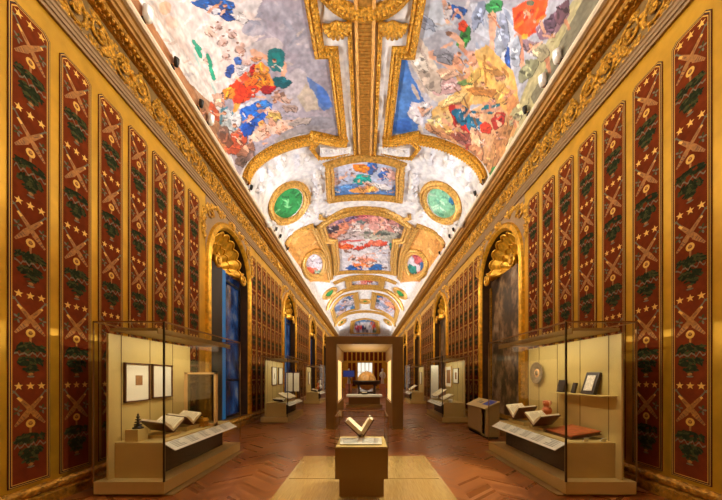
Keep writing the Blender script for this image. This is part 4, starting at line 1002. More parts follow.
display_case(-1, 10.4, 2.6, 'second display case along the left wall, holding two tall white sheets', 2.3)
display_case(1, 10.4, 2.6, 'second display case along the right wall, holding two framed pictures', 2.52)
display_case(-1, 17.7, 2.5, 'third and smallest display case in view along the left wall', 1.6)
display_case(1, 17.7, 2.5, 'third and smallest display case in view along the right wall', 1.6)

# ================================================================== EXHIBITS
def framed(s, y0, y1, z0, z1, label, pic, l=3.465, frame_m='frame_brown', name='framed_print', cat='framed picture', bw=.018):
    r = thing(name, (s * l, (y0 + y1) / 2, z0), label, cat)
    X = lambda q: s * (l - q)
    mb = MB()
    for a, b in (((y0, z0), (y1, z0 + bw)), ((y0, z1 - bw), (y1, z1)), ((y0, z0), (y0 + bw, z1)), ((y1 - bw, z0), (y1, z1))): mb.box((X(.0), a[0], a[1]), (X(.035), b[0], b[1]))
    mb.build('frame', M[frame_m], r)
    MB().box((X(0), y0 + .01, z0 + .01), (X(.015), y1 - .01, z1 - .01)).build('mount_board', M['mat_board'], r)
    if pic:
        yc, zc = (y0 + y1) / 2 + pic[2], (z0 + z1) / 2 + pic[3]
        MB().box((X(.015), yc - pic[0] / 2, zc - pic[1] / 2), (X(.018), yc + pic[0] / 2, zc + pic[1] / 2)).build('picture', M['print_sepia'], r)
    return r
def open_book(c, s, half, depth, ang, label, rot=0., tilt=.0, leather='leather', cradle=True):
    """an opened book, spine pointing at the aisle; c = spine centre"""
    r = thing('open_book', c, label, 'book', 'opened books on show')
    ca, sa = cos(ang), sin(ang)
    R = Matrix.Translation(c) @ Matrix.Rotation(rot, 4, 'Z') @ Matrix.Rotation(-tilt * s, 4, 'Y')
    def wing(sg, t0, t1, w, d, name, m_, curve=0., parent=r):
        mb = MB(); n = 8; P0 = []; 
        for i in range(n + 1):
            t = i / n; q = w * t; bow = curve * sin(pi * min(1, t * 1.15)) 
            P0.append((q, t0, t1 + bow))
        vs = []
        for x in (-d / 2, d / 2):
            for q, lo, hi in P0:
                for h in (lo, hi):
                    vs.append(R @ Vector((x, sg * (q * ca - h * sa), q * sa + h * ca)))
        m = (n + 1) * 2; fs = []
        for i in range(n):
            a = i * 2; fs += [(a, a + 2, m + a + 2, m + a), (a + 1, m + a + 1, m + a + 3, a + 3), (a, a + 1, a + 3, a + 2), (m + a, m + a + 2, m + a + 3, m + a + 1)]
        fs += [(0, m, m + 1, 1), (m - 2, m - 1, 2 * m - 1, 2 * m - 2)]
        mb.add(vs, fs); return mb.build(name, m_, parent)
    for sg in (-1, 1):
        wing(sg, 0, .012, half, depth, 'cover', M[leather])
        pg_ = wing(sg, .012, .045, half * .95, depth * .94, 'page_block', M['paper'], .018)
        mb = MB()
        for k in range(9):
            x = -depth * .36 + depth * .72 * k / 8; q0, q1 = half * .2, half * (.82 if k % 3 else .7); hh = .066
            mb.add([R @ Vector((xx, sg * (q * ca - hh * sa), q * sa + hh * ca)) for xx, q in ((x, q0), (x, q1), (x + .008, q1), (x + .008, q0))], [(0, 1, 2, 3)])
        mb.build('text_lines', M['ink'], pg_, recalc=False)
    return r
def block(a, b, label, m_='beige', name='display_riser'):
    o = MB().box(a, b); loc = ((a[0] + b[0]) / 2, (a[1] + b[1]) / 2, min(a[2], b[2]))
    return tag(o.build(name, M[m_], None, loc), label, 'riser')
ZB = .69
# left near case
framed(-1, 4.30, 4.80, 1.23, 1.81, 'brown framed white sheet with small sepia picture, nearer of the pair in the left case', (.14, .15, .03, .03))
framed(-1, 4.86, 5.36, 1.25, 1.81, 'brown framed blank white sheet beside the standing pale frame, left case', None)
block((-3.36, 4.2, ZB), (-3.18, 4.4, ZB + .17), 'small beige cube carrying the dark tiered ornament')
r = thing('tiered_ornament', (-3.26, 4.31, ZB + .17), 'small dark tiered pagoda-shaped ornament on a beige cube', 'ornament')
MB().lathe([(0, 0), (.07, 0), (.07, .02), (.045, .025), (.05, .04)], (-3.26, 4.31, ZB + .17), 14).build('foot', M['dark_wood'], r)
pr = [(.02, .04)]
for k in range(4): z = .045 + .036 * k; w = .056 - .010 * k; pr += [(w * .35, z), (w * .8, z + .004), (w, z + .012), (w * .8, z + .02), (w * .35, z + .026)]
MB().lathe(pr + [(.012, .19), (.0, .192)], (-3.26, 4.31, ZB + .17), 14).build('tiers', M['dark_wood'], r)
MB().lathe([(.0, .18), (.014, .19), (.012, .205), (.004, .215), (.0, .23)], (-3.26, 4.31, ZB + .17), 10).build('finial', M['dark_wood'], r)
block((-3.34, 4.45, ZB), (-2.96, 4.82, ZB + .05), 'low beige riser under the nearer open book, left case')
open_book((-3.12, 4.62, ZB + .075), -1, .32, .36, .58, 'open book with brown covers beside the tiered ornament, left case', 0, .12)
block((-3.36, 5.02, ZB), (-2.98, 5.4, ZB + .07), 'low beige riser under the farther open book, left case')
open_book((-3.14, 5.20, ZB + .095), -1, .30, .34, .6, 'open book in front of the pale standing frame, left case', 0, .12)
r = thing('gilt_casket', (-2.98, 5.48, ZB), 'little gilt casket on the left case block, beside the caption strip end', 'casket')
MB().box((-3.06, 5.40, ZB + .02), (-2.90, 5.56, ZB + .11)).build('body', M['gold_deep'], r)
mb = MB()
for x in (-3.05, -2.91):
    for y in (5.41, 5.55): mb.ball((x, y, ZB + .012), .016, 6, 4)
mb.build('feet', M['gold'], r)
MB().prism([(-3.07, 5.39, ZB + .11), (-2.89, 5.39, ZB + .11), (-2.92, 5.39, ZB + .16), (-3.04, 5.39, ZB + .16)], None, (0, .18, 0)).build('lid', M['gold'], r)
MB().ball((-2.98, 5.48, ZB + .175), .02, 8, 5).build('knob', M['gold'], r)
r = thing('glazed_stand', (-3.04, 5.62, ZB), 'tall pale wooden frame standing upright with old dim glass in the left case', 'standing frame')
fx0, fx1, fy, fz0, fz1 = -3.37, -2.77, 5.62, ZB + .0, 1.685
r.location.y = fy; ORIGIN[r.name] = tuple(r.location)
mb = MB()
for a, b in (((fx0, fz0), (fx1, fz0 + .05)), ((fx0, fz1 - .035), (fx1, fz1)), ((fx0, fz0), (fx0 + .05, fz1)), ((fx1 - .05, fz0), (fx1, fz1))): mb.box((a[0], fy - .03, a[1]), (b[0], fy + .03, b[1]))
mb.build('frame', M['frame_pale'], r)
MB().box((fx0 + .04, fy - .004, fz0 + .04), (fx1 - .04, fy + .004, fz1 - .03)).build('glass_sheet', M['smoked'], r)
# right near case
sh = MB(); sh.box((3.26, 4.12, 1.325), (3.47, 5.35, 1.338)); o = sh.build('wall_shelf', M['beige'], None, (3.36, 4.7, 1.325)); tag(o, 'thin pale wall shelf inside the right display case', 'shelf')
r = thing('round_plate', (3.44, 5.98, 1.68), 'round pewter coloured plate hung on the back panel, right case', 'plate')
MB().lathe([(0, -.0), (.20, -.03), (.215, -.035), (.215, -.025), (.15, -.008), (.14, .012), (0, .015)], (3.44, 5.98, 1.68), 36, 0, 'x').build('rim', M['pewter'], r)
MB().lathe([(0, -.009), (.125, -.009), (.125, -.013), (0, -.013)], (3.44, 5.98, 1.68), 28, 0, 'x').build('pale_centre', M['terra_pale'], r)
mb = MB(); mb.lathe([(0, -.012), (.045, -.012), (.05, -.02), (.0, -.026)], (3.44, 5.98, 1.68), 24, 0, 'x')
for k in range(16): a = 2 * pi * k / 16; mb.ball((3.43, 5.98 + .11 * cos(a), 1.68 + .11 * sin(a)), (.012, .022, .022), 6, 4)
mb.build('boss', M['pewter'], r)
def slab_book(c, w, h, t, lean, label, cover, front=None, name='bound_book'):
    r = thing(name, c, label, 'book'); R = Matrix.Translation(c) @ Matrix.Rotation(lean, 4, 'Y')
    MB().xbox(R @ Matrix.Translation((0, 0, h / 2)), (t, w, h)).build('cover', M[cover], r)
    MB().xbox(R @ Matrix.Translation((.004, .004, h / 2)), (t * .6, w + .004, h - .03)).build('page_edge', M['paper'], r)
    if front: MB().xbox(R @ Matrix.Translation((-t / 2 - .003, 0, h / 2)), (.006, w * .62, h * .7)).build('inlay', M[front], r)
    return r
def stand_stub(c, label):
    return None
slab_book((3.37, 5.17, 1.34), .17, .21, .04, .22, 'small dark book leaning at the far end of the case shelf', 'leather_dark', None)
slab_book((3.37, 4.86, 1.34), .08, .17, .03, .25, 'slim dark volume leaning at the middle of the case shelf', 'dark_wood', None)
slab_book((3.36, 4.52, 1.34), .26, .34, .05, .30, 'large dark book with pale inlaid cover leaning on the case shelf', 'leather_dark', 'ivory')
block((3.16, 5.2, ZB), (3.44, 5.75, ZB + .20), 'beige riser carrying the clay figure jar, right case')
r = thing('figure_jar', (3.30, 5.44, ZB + .2), 'small orange clay jar shaped like a bust, right case', 'jar')
MB().lathe([(0, 0), (.062, 0), (.066, .012), (.05, .03), (.075, .07), (.085, .11), (.07, .15), (.05, .17), (.055, .19), (.07, .23), (.068, .27), (.055, .285), (0, .285)], (3.30, 5.44, ZB + .2), 20).build('body', M['terracotta'], r)
mb = MB()
for sg in (-1, 1):
    mb.tube([(3.30, 5.44 + sg * .06, ZB + .37), (3.29, 5.44 + sg * .11, ZB + .40), (3.29, 5.44 + sg * .10, ZB + .46), (3.30, 5.44 + sg * .06, ZB + .47)], .012, 6)
mb.build('handle', M['terra_pale'], r)
mb = MB(); mb.ball((3.235, 5.44, ZB + .43), (.012, .012, .018), 6, 4); mb.ball((3.235, 5.415, ZB + .445), .009, 6, 4); mb.ball((3.235, 5.465, ZB + .445), .009, 6, 4); mb.ball((3.22, 5.44, ZB + .30), (.012, .04, .025), 8, 4)
mb.build('modelled_face', M['terra_pale'], r)
block((2.94, 5.55, ZB), (3.14, 6.15, ZB + .07), 'low beige riser under the far open book, right case')
open_book((3.06, 5.86, ZB + .095), 1, .38, .34, .72, 'open book on a riser below the round plate, right case', 0, .1)
block((2.96, 4.98, ZB), (3.14, 5.4, ZB + .05), 'low beige riser under the near open book, right case')
open_book((3.04, 5.14, ZB + .075), 1, .34, .32, .62, 'open book lying in front of the clay figure jar, right case', 0, .1)
r = thing('flat_portfolio', (3.24, 4.62, ZB), 'large orange brown leather book lying flat and tilted, right case', 'book')
R = Matrix.Translation((3.20, 4.66, ZB + .085)) @ Matrix.Rotation(-.16, 4, 'Y')
MB().xbox(R, (.46, .62, .014)).build('cover', M['leather_red'], r); MB().xbox(R @ Matrix.Translation((0, 0, -.022)), (.43, .6, .03)).build('page_block', M['leather'], r); MB().xbox(R @ Matrix.Translation((0, 0, -.043)), (.46, .62, .012)).build('cover', M['leather'], r)
mb = MB()
for i0, i1 in ((.03, .04), (.07, .075)):
    for a, b, c_, d_ in ((-.23 + i0, -.23 + i1, -.31 + i0, .31 - i0), (.23 - i1, .23 - i0, -.31 + i0, .31 - i0)): mb.xbox(R @ Matrix.Translation(((a + b) / 2, 0, .008)), (b - a, d_ - c_, .002))
    for a, b, c_, d_ in ((-.31 + i0, -.31 + i1, -.23 + i0, .23 - i0), (.31 - i1, .31 - i0, -.23 + i0, .23 - i0)): mb.xbox(R @ Matrix.Translation((0, (a + b) / 2, .008)), (d_ - c_, b - a, .002))
mb.build('tooled_border', M['gold_deep'], r)
for i, (x, y) in enumerate(((3.12, 4.23), (3.36, 4.22))):
    r = thing('caption_stand', (x, y, ZB), ['small white caption card at the front corner of the right case block', 'small white caption card beside the near end of the orange book, right case'][i], 'caption card')
    MB().xbox(Matrix.Translation((x, y, ZB + .03)) @ Matrix.Rotation(.5, 4, 'X'), (.07, .006, .05)).build('card', M['white_card'], r); MB().box((x - .03, y + .01, ZB), (x + .03, y + .035, ZB + .012)).build('foot', M['white_card'], r)

# exhibits of the second and third cases
framed(-1, 11.12, 11.72, 1.29, 1.98, 'tall white framed sheet, nearer of two in the second left case', (.05, .2, 0, 0)); framed(-1, 11.98, 12.58, 1.30, 1.98, 'tall white framed sheet, farther of two in the second left case', None)
open_book((-3.12, 10.86, ZB + .02), -1, .24, .34, .35, 'dark open book at the near end of the second left case', 0, .1, 'leather_dark'); open_book((-3.08, 11.52, ZB + .14), -1, .33, .46, .10, 'white open book in the middle of the second left case', 0, .5); open_book((-3.08, 12.25, ZB + .12), -1, .33, .4, .12, 'white open book at the far end of the second left case', 0, .45)
r = thing('sheet_stand', (-3.1, 12.75, ZB), 'pale upright double sheet at the far end of the second left case', 'standing frame')
mb = MB()
for x in (-3.36, -3.05, -2.78): mb.box((x - .015, 12.73, ZB), (x + .015, 12.77, 1.8))
mb.box((-3.36, 12.73, 1.78), (-2.78, 12.77, 1.81)); mb.box((-3.36, 12.73, ZB), (-2.78, 12.77, ZB + .03)); mb.build('frame', M['frame_brown'], r)
MB().box((-3.34, 12.745, ZB + .3), (-3.08, 12.755, 1.77)).box((-3.02, 12.745, ZB + .3), (-2.8, 12.755, 1.77)).build('sheet', M['mat_board'], r)
framed(1, 11.95, 12.85, 1.2, 2.04, 'gold framed tall picture, farther of two in the second right case', (.55, .55, 0, 0), frame_m='frame_pale'); framed(1, 11.08, 11.72, 1.36, 1.93, 'small framed picture at the near end of the second right case', (.2, .26, 0, 0))
open_book((3.08, 11.25, ZB + .12), 1, .36, .4, .10, 'open book in the middle of the second right case', 0, .45); open_book((3.06, 12.2, ZB + .22), 1, .46, .5, .14, 'large white open book at the far end of the second right case', 0, .6)
r = thing('white_cup', (3.05, 10.72, ZB), 'small white cup at the near end of the second right case', 'cup')
MB().lathe([(0, 0), (.05, 0), (.045, .015), (.07, .06), (.085, .12), (.08, .12), (.062, .06), (0, .02)], (3.05, 10.72, ZB), 18).build('bowl', M['white_metal'], r); MB().tube([(3.05, 10.63, ZB + .1), (3.05, 10.58, ZB + .09), (3.05, 10.59, ZB + .05), (3.05, 10.65, ZB + .04)], .008, 6).build('handle', M['white_metal'], r)
r = thing('upright_banner', (2.95, 12.85, ZB), 'pale upright white panel at the far end of the second right case', 'standing frame')
MB().box((2.8, 12.83, ZB), (3.15, 12.86, 2.1)).build('sheet', M['white_card'], r); MB().box((2.79, 12.82, ZB), (2.81, 12.87, 2.12)).box((3.14, 12.82, ZB), (3.16, 12.87, 2.12)).build('frame', M['dark_enamel'], r)
framed(-1, 18.3, 18.8, 1.15, 1.9, 'white framed sheet in the third left case', None); framed(1, 18.3, 18.8, 1.15, 1.9, 'white framed sheet in the third right case', None)
open_book((-3.08, 18.2, ZB + .03), -1, .3, .34, .35, 'dark open book in the third left case', 0, .2, 'leather_dark'); open_book((3.0, 18.5, ZB + .2), 1, .5, .5, .14, 'white open book in the third right case', 0, .6)
def bust(c, label, m_='ivory', k=1.):
    r = thing('small_bust', c, label, 'bust'); x, y, z = c
    MB().lathe([(0, 0), (.09 * k, 0), (.09 * k, .02 * k), (.05 * k, .05 * k), (.04 * k, .1 * k), (0, .1 * k)], c, 14).build('socle', M['dark_wood'], r)
    mb = MB(); mb.lathe([(.03 * k, .1 * k), (.1 * k, .17 * k), (.13 * k, .24 * k), (.09 * k, .29 * k), (.045 * k, .31 * k), (.04 * k, .36 * k), (.06 * k, .40 * k), (.075 * k, .45 * k), (.07 * k, .5 * k), (.03 * k, .55 * k), (0, .555 * k)], c, 16)
    mb.ball((x, y - .075 * k, z + .45 * k), (.012 * k, .02 * k, .018 * k), 6, 4); mb.build('figure', M[m_], r)
bust((-2.95, 18.9, ZB), 'small bronze toned bust at the front of the third left case', 'terracotta', 1.0); bust((-2.95, 19.6, ZB), 'pale small bust at the far end of the third left case', 'ivory', 1.3)

# ================================================================== INFORMATION LECTERN
r = thing('information_lectern', (3.35, 8.2, 0), 'beige lectern with slanted top and blue screen beside the right display case', 'lectern')
lx0, lx1, ly0, ly1 = 3.12, 3.47, 7.74, 9.1
MB().box((lx0 + .03, ly0 + .03, 0), (lx1 - .02, ly1 - .03, .05)).build('plinth', M['void_and_shade'], r)
MB().prism([(lx0, ly0, .05), (lx1, ly0, .05), (lx1, ly0, .93), (lx0, ly0, .76)], None, (0, .02, 0)).prism([(lx0, ly1 - .02, .05), (lx1, ly1 - .02, .05), (lx1, ly1 - .02, .93), (lx0, ly1 - .02, .76)], None, (0, .02, 0)).build('side_panel', M['beige_dark'], r)
MB().box((lx0, ly0 + .02, .05), (lx0 + .02, ly0 + .08, .76)).box((lx0, ly0 + .3, .05), (lx0 + .02, ly1 - .02, .76)).box((lx0, ly0 + .02, .05), (lx0 + .02, ly1, .1)).box((lx1 - .02, ly0 + .02, .05), (lx1, ly1 - .02, .93)).build('front_panel', M['beige_dark'], r)
MB().box((lx0 + .10, ly0 + .04, .06), (lx0 + .12, ly0 + .36, .74)).build('dark_slot', M['void_and_shade'], r)
sl = Vector((lx1 - lx0, 0, .17)).normalized(); nn = Vector((-sl.z, 0, sl.x)); a0 = Vector((lx0 - .03, 0, .752))
def slab(mb, u0, u1, y0, y1, h0, h1): 
    q = [a0 + sl * u0 + nn * h0, a0 + sl * u1 + nn * h0, a0 + sl * u1 + nn * h1, a0 + sl * u0 + nn * h1]; mb.prism([(p.x, y0, p.z) for p in q], None, (0, y1 - y0, 0)); return mb
tp = slab(MB(), 0, .43, ly0 - .03, ly1 + .03, .008, .035).build('desk_top', M['beige'], r)
sc_ = slab(MB(), .16, .40, ly0 + .06, ly0 + .50, .035, .042).build('screen', M['screen_blue'], tp)
mb = MB()
slab(mb, .20, .30, ly0 + .66, ly0 + .82, .035, .037); slab(mb, .2, .36, ly0 + .9, ly0 + .93, .035, .037); slab(mb, .2, .36, ly0 + .98, ly0 + 1.0, .035, .037); mb.build('printed_text', M['print_grey'], tp)
MB().tube([(lx0 + .09, ly0 + .2, .06), (lx0 + .09, ly0 + .2, .3)], [.05, .04], 10).build('floor_bin', M['white_metal'], r) if False else None

# ================================================================== CENTRAL CASE AND FLOOR PLATE
mb = MB(); mb.box((-1.2, 2.2, 0), (1.17, 4.66, .02)).box((-1.2, 4.68, 0), (1.17, 6.0, .02))
for x in (-1.2, 1.17): mb.box((x - .02, 2.2, 0), (x + .02, 6.0, .022))
tag(mb.build('floor_plate', M['floor_metal'], None, (0, 4.1, 0)), 'large brushed champagne metal plate on the floor under the central case', 'floor plate')
cx = -.045; r = thing('book_case', (cx, 4.25, .022), 'low central display case with glass top in front of the portal', 'display case')
x0, x1, y0, y1 = cx - .345, cx + .345, 3.9, 4.6
MB().box((x0 + .05, y0 + .06, .022), (x1 - .05, y1 - .05, .27)).build('plinth', M['brown_panel'], r)
MB().box((x0, y0, .27), (x1, y1, .66)).build('base', M['brown_panel'], r); MB().box((x0 + .012, y0 + .012, .66), (x1 - .012, y1 - .012, .69)).build('deck', M['beige'], r)
for a, b in (((x0, y0, .67), (x1, y0 + .006, 1.08)), ((x0, y1 - .006, .67), (x1, y1, 1.08)), ((x0, y0, .67), (x0 + .006, y1, 1.08)), ((x1 - .006, y0, .67), (x1, y1, 1.08)), ((x0, y0, 1.08), (x1, y1, 1.086))): MB().box(a, b).build('glass_pane', M['glass'], r)
mb = MB(); k = .005
for x in (x0, x1): mb.box((x - k, y0, 1.078), (x + k, y1, 1.09))
for y in (y0, y1): mb.box((x0, y - k, 1.078), (x1, y + k, 1.09)); mb.box((x0, y - k, .66), (x1, y + k, .675))
for x in (x0, x1):
    for y in (y0, y1): mb.box((x - k, y - k, .66), (x + k, y + k, 1.09))
mb.build('edge_strip', M['bronze_metal'], r)
R = Matrix.Translation((cx - .01, 4.05, .735)) @ Matrix.Rotation(radians(28), 4, 'X')
r = thing('caption_board', (cx - .01, 4.05, .69), 'white tilted caption board at the front of the low central case', 'caption board')
MB().xbox(R, (.56, .13, .01)).build('board', M['white_card'], r)
for xa, xb in ((-.25, -.03), (.01, .24)):
    mb = MB()
    for k in range(4): mb.xbox(R @ Matrix.Translation(((xa + xb) / 2, .04 - .026 * k, .006)), (xb - xa - .01 * k, .007, .001))
    mb.build('caption_text', M['print_grey'], r, recalc=False)
MB().box((cx - .28, 4.06, .69), (cx + .26, 4.09, .725)).build('foot', M['white_card'], r)
# the open book standing in a steep V, seen from its foot
c = Vector((cx + .0, 4.3, .80)); r = thing('open_book', c, 'thick old book held open in a steep V inside the low central case', 'book', 'opened books on show')
for sg, an, L in ((-1, radians(43), .30), (1, radians(58), .27)):
    d_ = Vector((sg * cos(an), 0, sin(an))); nn_ = Vector((-sg * sin(an), 0, cos(an)))
    def sl_(h0, h1, L0, L1, w): q = [c + d_ * L0 + nn_ * h0, c + d_ * L1 + nn_ * h0, c + d_ * L1 + nn_ * h1, c + d_ * L0 + nn_ * h1]; return MB().prism([(p.x, c.y - w, p.z) for p in q], None, (0, 2 * w, 0))
    sl_(-.035, -.02, 0, L, .19).build('cover', M['leather'], r); sl_(-.02, .03, .02, L * .95, .18).build('page_block', M['paper'], r)
mb = MB()
mb.prism([(c.x - .1, c.y - .1, .69), (c.x + .1, c.y - .1, .69), (c.x + .012, c.y - .1, .765), (c.x - .02, c.y - .1, .765)], None, (0, .2, 0)); tag(mb.build('book_cradle', M['beige_dark'], None, (c.x, c.y, .69)), 'wedge shaped cradle under the open book in the low central case', 'cradle')

# ================================================================== PORTAL
r = thing('exhibition_portal', (-.015, 10.7, 0), 'brown free-standing portal across the middle of the gallery', 'portal')
pa, pb = 9.2, 12.2
for s in (-1, 1):
    mb = MB().box((s * .855 - .015, pa, .012), (s * 1.185 - .015, pa + .5, 2.80)); mb.build('pillar', M['brown_panel'], r)
    mb = MB().box((s * .95 - .015, pa + .5, .012), (s * 1.185 - .015, pb, 2.8)).box((s * .855 - .015, pa + .5, 2.2), (s * .95 - .015, pb, 2.61)).box((s * .855 - .015, pa + .5, .012), (s * .95 - .015, pb, .75)); mb.build('side_wall', M['brown_panel'], r)
    MB().box((s * .935 - .015, pa + .55, .75), (s * .949 - .015, pb - .02, 2.2)).build('lit_glass', M['lit_wall'], r)
    o = MB().box((s * .82 - .015, pa - .12, 0), (s * 1.26 - .015, pa + .2, .012)).build('foot_plate', M['floor_metal'], r)
MB().box((-1.2, pa, 2.8), (1.17, pb, 2.84)).box((-.87, pa, 2.61), (.84, pa + .03, 2.8)).box((-.87, pb - .03, 2.61), (.84, pb, 2.8)).build('lintel', M['brown_panel'], r)
MB().box((-.9, pa + .03, 2.61), (.87, pb - .03, 2.66)).build('soffit', M['beige_dark'], r)

# ================================================================== BEYOND THE PORTAL
r = thing('table_case', (-.05, 16, 0), 'low wide table case seen through the portal, below the globe', 'display case')
MB().box((-.98, 15.6, 0), (.9, 16.5, .16)).box((-.86, 15.7, .0), (.78, 16.4, .56)).build('base', M['brown_panel'], r); MB().box((-.98, 15.55, .56), (.9, 16.5, .66)).build('table_top', M['white_card'], r)
for a, b in (((-.96, 15.57, .66), (.88, 15.576, .95)), ((-.96, 16.47, .66), (.88, 16.476, .95)), ((-.96, 15.57, .95), (.88, 16.476, .956))): MB().box(a, b).build('glass_pane', M['glass'], r)
open_book((-.03, 16.0, .68), 1, .25, .3, .3, 'small open book inside the table case beyond the portal', 0, 0, 'leather_dark')
gc = Vector((.1, 18.0, 0)); gz = 1.37
r = thing('great_globe', gc, 'large old golden globe on a dark four legged stand beyond the portal', 'globe')
mb = MB(); mb.ball((gc.x, gc.y, gz), .56, 32, 20); sp = mb.build('sphere', M['globe_skin'], r)
MB().lathe([(.57, -.05), (.70, -.05), (.72, -.2), (.76, -.22), (.78, -.08), (.84, -.05), (.84, .02), (.57, .02)], (gc.x, gc.y, gz), 40).build('horizon_ring', M['dark_wood'], r)
mb = MB()
for k in range(37): pass
mb.tube([(gc.x + .6 * cos(2 * pi * k / 36) * .3, gc.y - .6 * cos(2 * pi * k / 36) * .95, gz + .6 * sin(2 * pi * k / 36)) for k in range(36)], .018, 6, closed=True); mb.build('meridian_ring', M['brass'], r)
for k in range(4):
    a = pi / 4 + k * pi / 2; x, y = gc.x + .66 * cos(a), gc.y + .66 * sin(a)
    MB().lathe([(.07, 0), (.09, .05), (.05, .1), (.05, .3), (.10, .42), (.06, .6), (.05, .9), (.10, 1.2), (.13, gz - .06), (.0, gz - .05)], (x, y, 0), 12).build('leg', M['dark_wood'], r)
mb = MB(); q = .66 * .7071
for sg in (-1, 1): mb.box((gc.x - q, gc.y + sg * q - .03, .62), (gc.x + q, gc.y + sg * q + .03, .70)); mb.box((gc.x + sg * q - .03, gc.y - q, .62), (gc.x + sg * q + .03, gc.y + q, .70))
mb.build('stretcher', M['dark_wood'], r)
r = thing('screen_stand', (-.97, 18.2, 0), 'dark blue information screen on a pole, left of the globe', 'screen')
MB().box((-1.3, 18.18, 1.62), (-.66, 18.23, 1.98)).build('screen', M['screen_blue'], r); MB().box((-1.33, 18.2, 1.6), (-.63, 18.25, 2.0)).build('bezel', M['dark_enamel'], r); MB().tube([(-.97, 18.26, .03), (-.97, 18.26, 1.7)], .03, 8).build('pole', M['dark_enamel'], r); MB().lathe([(0, 0), (.25, 0), (.25, .02), (.05, .04), (0, .04)], (-.97, 18.26, 0), 20).build('base', M['dark_enamel'], r)
def statue_on_added_block(x, y, label, h):
    r = thing('statue_on_added_block', (x, y, 0), label, 'statue')
    mb = MB(); mb.box((x - .32, y - .32, 0), (x + .32, y + .32, .12)).box((x - .26, y - .26, .12), (x + .26, y + .26, .95)).box((x - .31, y - .31, .95), (x + .31, y + .31, 1.03)); mb.build('pedestal', M['rose_lit_floor'], r)  # rose block added where patches of lit floor show
    mb = MB(); k = h
    mb.lathe([(.0, 0), (.16 * k, 0), (.17 * k, .1 * k), (.12 * k, .5 * k), (.15 * k, .75 * k), (.19 * k, .95 * k), (.2 * k, 1.1 * k), (.08 * k, 1.2 * k), (.055 * k, 1.26 * k), (.09 * k, 1.36 * k), (.085 * k, 1.46 * k), (.0, 1.52 * k)], (x, y, 1.03), 14)
    mb.tube([(x - .18 * k, y, 1.03 + 1.1 * k), (x - .26 * k, y - .05, 1.03 + .8 * k), (x - .12 * k, y - .16 * k, 1.03 + .65 * k)], [.06 * k, .05 * k, .04 * k], 8); mb.tube([(x + .18 * k, y, 1.03 + 1.1 * k), (x + .27 * k, y, 1.03 + .8 * k), (x + .2 * k, y - .1, 1.03 + .55 * k)], [.06 * k, .05 * k, .04 * k], 8)
    mb.build('figure', M['white_metal'], r)
statue_on_added_block(-1.35, 25, 'pale standing statue on a rose block added for lit floor, left side beyond the globe', .85)
statue_on_added_block(1.45, 25, 'pale standing statue on a rose block added for lit floor, right side beyond the globe', .85)
# ================================================================== LIGHT
def area(name, loc, direction, sx, sy, power, colour, spread=180):
    l = bpy.data.lights.new(name, 'AREA'); l.shape = 'RECTANGLE'; l.size = sx; l.size_y = sy; l.energy = power; l.color = colour
    l.spread = radians(spread)
    o = bpy.data.objects.new(name, l); COL.objects.link(o); o.location = loc
    d = Vector(direction).normalized(); z = -d; y = Vector((0, 1, 0)) if abs(d.y) < .9 else Vector((1, 0, 0)); x = y.cross(z).normalized(); y = z.cross(x)
    o.rotation_euler = Matrix((x, y, z)).transposed().to_euler(); return o
W1 = (1., .88, .66); W2 = (.96, .96, 1.)
for s in (-1, 1):
    # added unseen strips standing in for the cornice spotlights: up to the vault, down to the opposite wall and the floor
    area('cornice_fill_up', (s * 3.45, 19, EYE + 5.80), (-s * .85, 0, .5), .12, 42, 370, W2, 130)
    area('cornice_fill_down', (s * 3.5, 19, EYE + 5.72), (-s * 1, 0, -.04), .12, 42, 520, W1, 92)
def spot(loc, target, power, ang, colour=W1, rad=.06):
    l = bpy.data.lights.new('spot_lamp', 'SPOT'); l.energy = power; l.spot_size = radians(ang); l.spot_blend = .6; l.color = colour; l.shadow_soft_size = rad
    o = bpy.data.objects.new('spot_lamp', l); COL.objects.link(o); o.location = loc
    o.rotation_euler = (Vector(target) - Vector(loc)).to_track_quat('-Z', 'Y').to_euler()
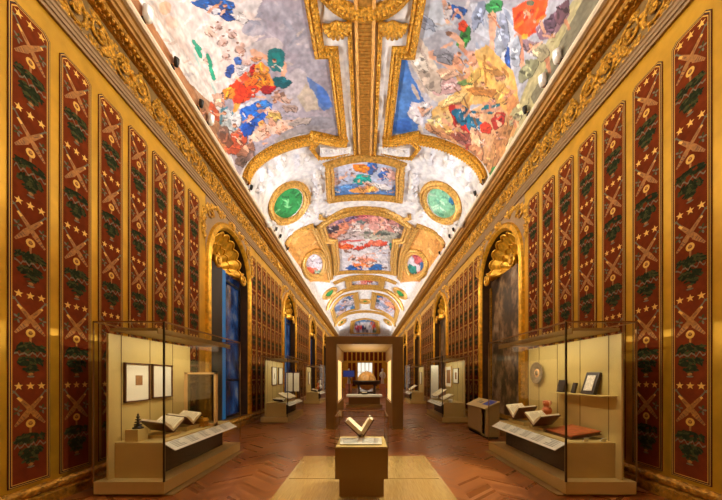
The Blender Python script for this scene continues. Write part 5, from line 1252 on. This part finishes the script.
# lamp strips of the cases
for s, y0, L, p in ((-1, 4.0, 2.44, 16), (1, 4.0, 2.5, 16), (-1, 10.4, 2.6, 13), (1, 10.4, 2.6, 13), (-1, 17.7, 2.5, 13), (1, 17.7, 2.5, 13)):
    area('case_lamp', (s * 2.905, y0 + L / 2, 2.232), (s * .45, 0, -1), .04, L - .4, p, (1, .9, .64))
area('portal_fill', (-.015, 10.7, 2.0), (0, 0, 1), 1.0, 2.4, 14, (1, .78, .5))  # added unseen fill floating in the passage to brighten the soffit
area('portal_fill', (-.015, 10.7, 2.59), (0, 0, -1), 1.2, 2.4, 8, (1, .82, .58))  # added unseen fill that brightens the passage from above
for s in (-1, 1):
    spot((s * 3.5, 6.4, EYE + 5.9), (s * .7, 4.7, 0), 2100, 26)
    spot((s * 3.5, 9.3, EYE + 5.9), (-s * 2.0, 8.6, 0), 800, 30)
    spot((s * 3.5, 13.5, EYE + 5.9), (s * .2, 17.5, 1), 1000, 36)
for s in (-1, 1): spot((-s * 3.5, 3.2, EYE + 5.9), (s * 4.1, 3.55, .9), 650, 20)
spot((3.5, 5.4, EYE + 5.9), (-.05, 4.25, .8), 350, 14)
w = bpy.data.worlds.new('gallery air'); bpy.context.scene.world = w; w.use_nodes = True
w.node_tree.nodes['Background'].inputs[0].default_value = (1, .85, .65, 1); w.node_tree.nodes['Background'].inputs[1].default_value = .05
# ================================================================== CAMERA
cd = bpy.data.cameras.new('camera'); cam = bpy.data.objects.new('camera', cd); COL.objects.link(cam)
cd.sensor_width = 36; cd.lens = 36 * FPX / 722; cd.shift_x = -4 / 722; cd.shift_y = 127 / 722; cd.clip_start = .05; cd.clip_end = 200
cam.location = (0, 0, EYE); cam.rotation_euler = (pi / 2, 0, 0)
S = bpy.context.scene; S.camera = cam
S.view_settings.view_transform = 'Standard'; S.view_settings.look = 'None'; S.view_settings.gamma = 1; S.view_settings.use_curve_mapping = False
S.view_settings.exposure = 0.38
S.cycles.max_bounces = 12; S.cycles.transparent_max_bounces = 16
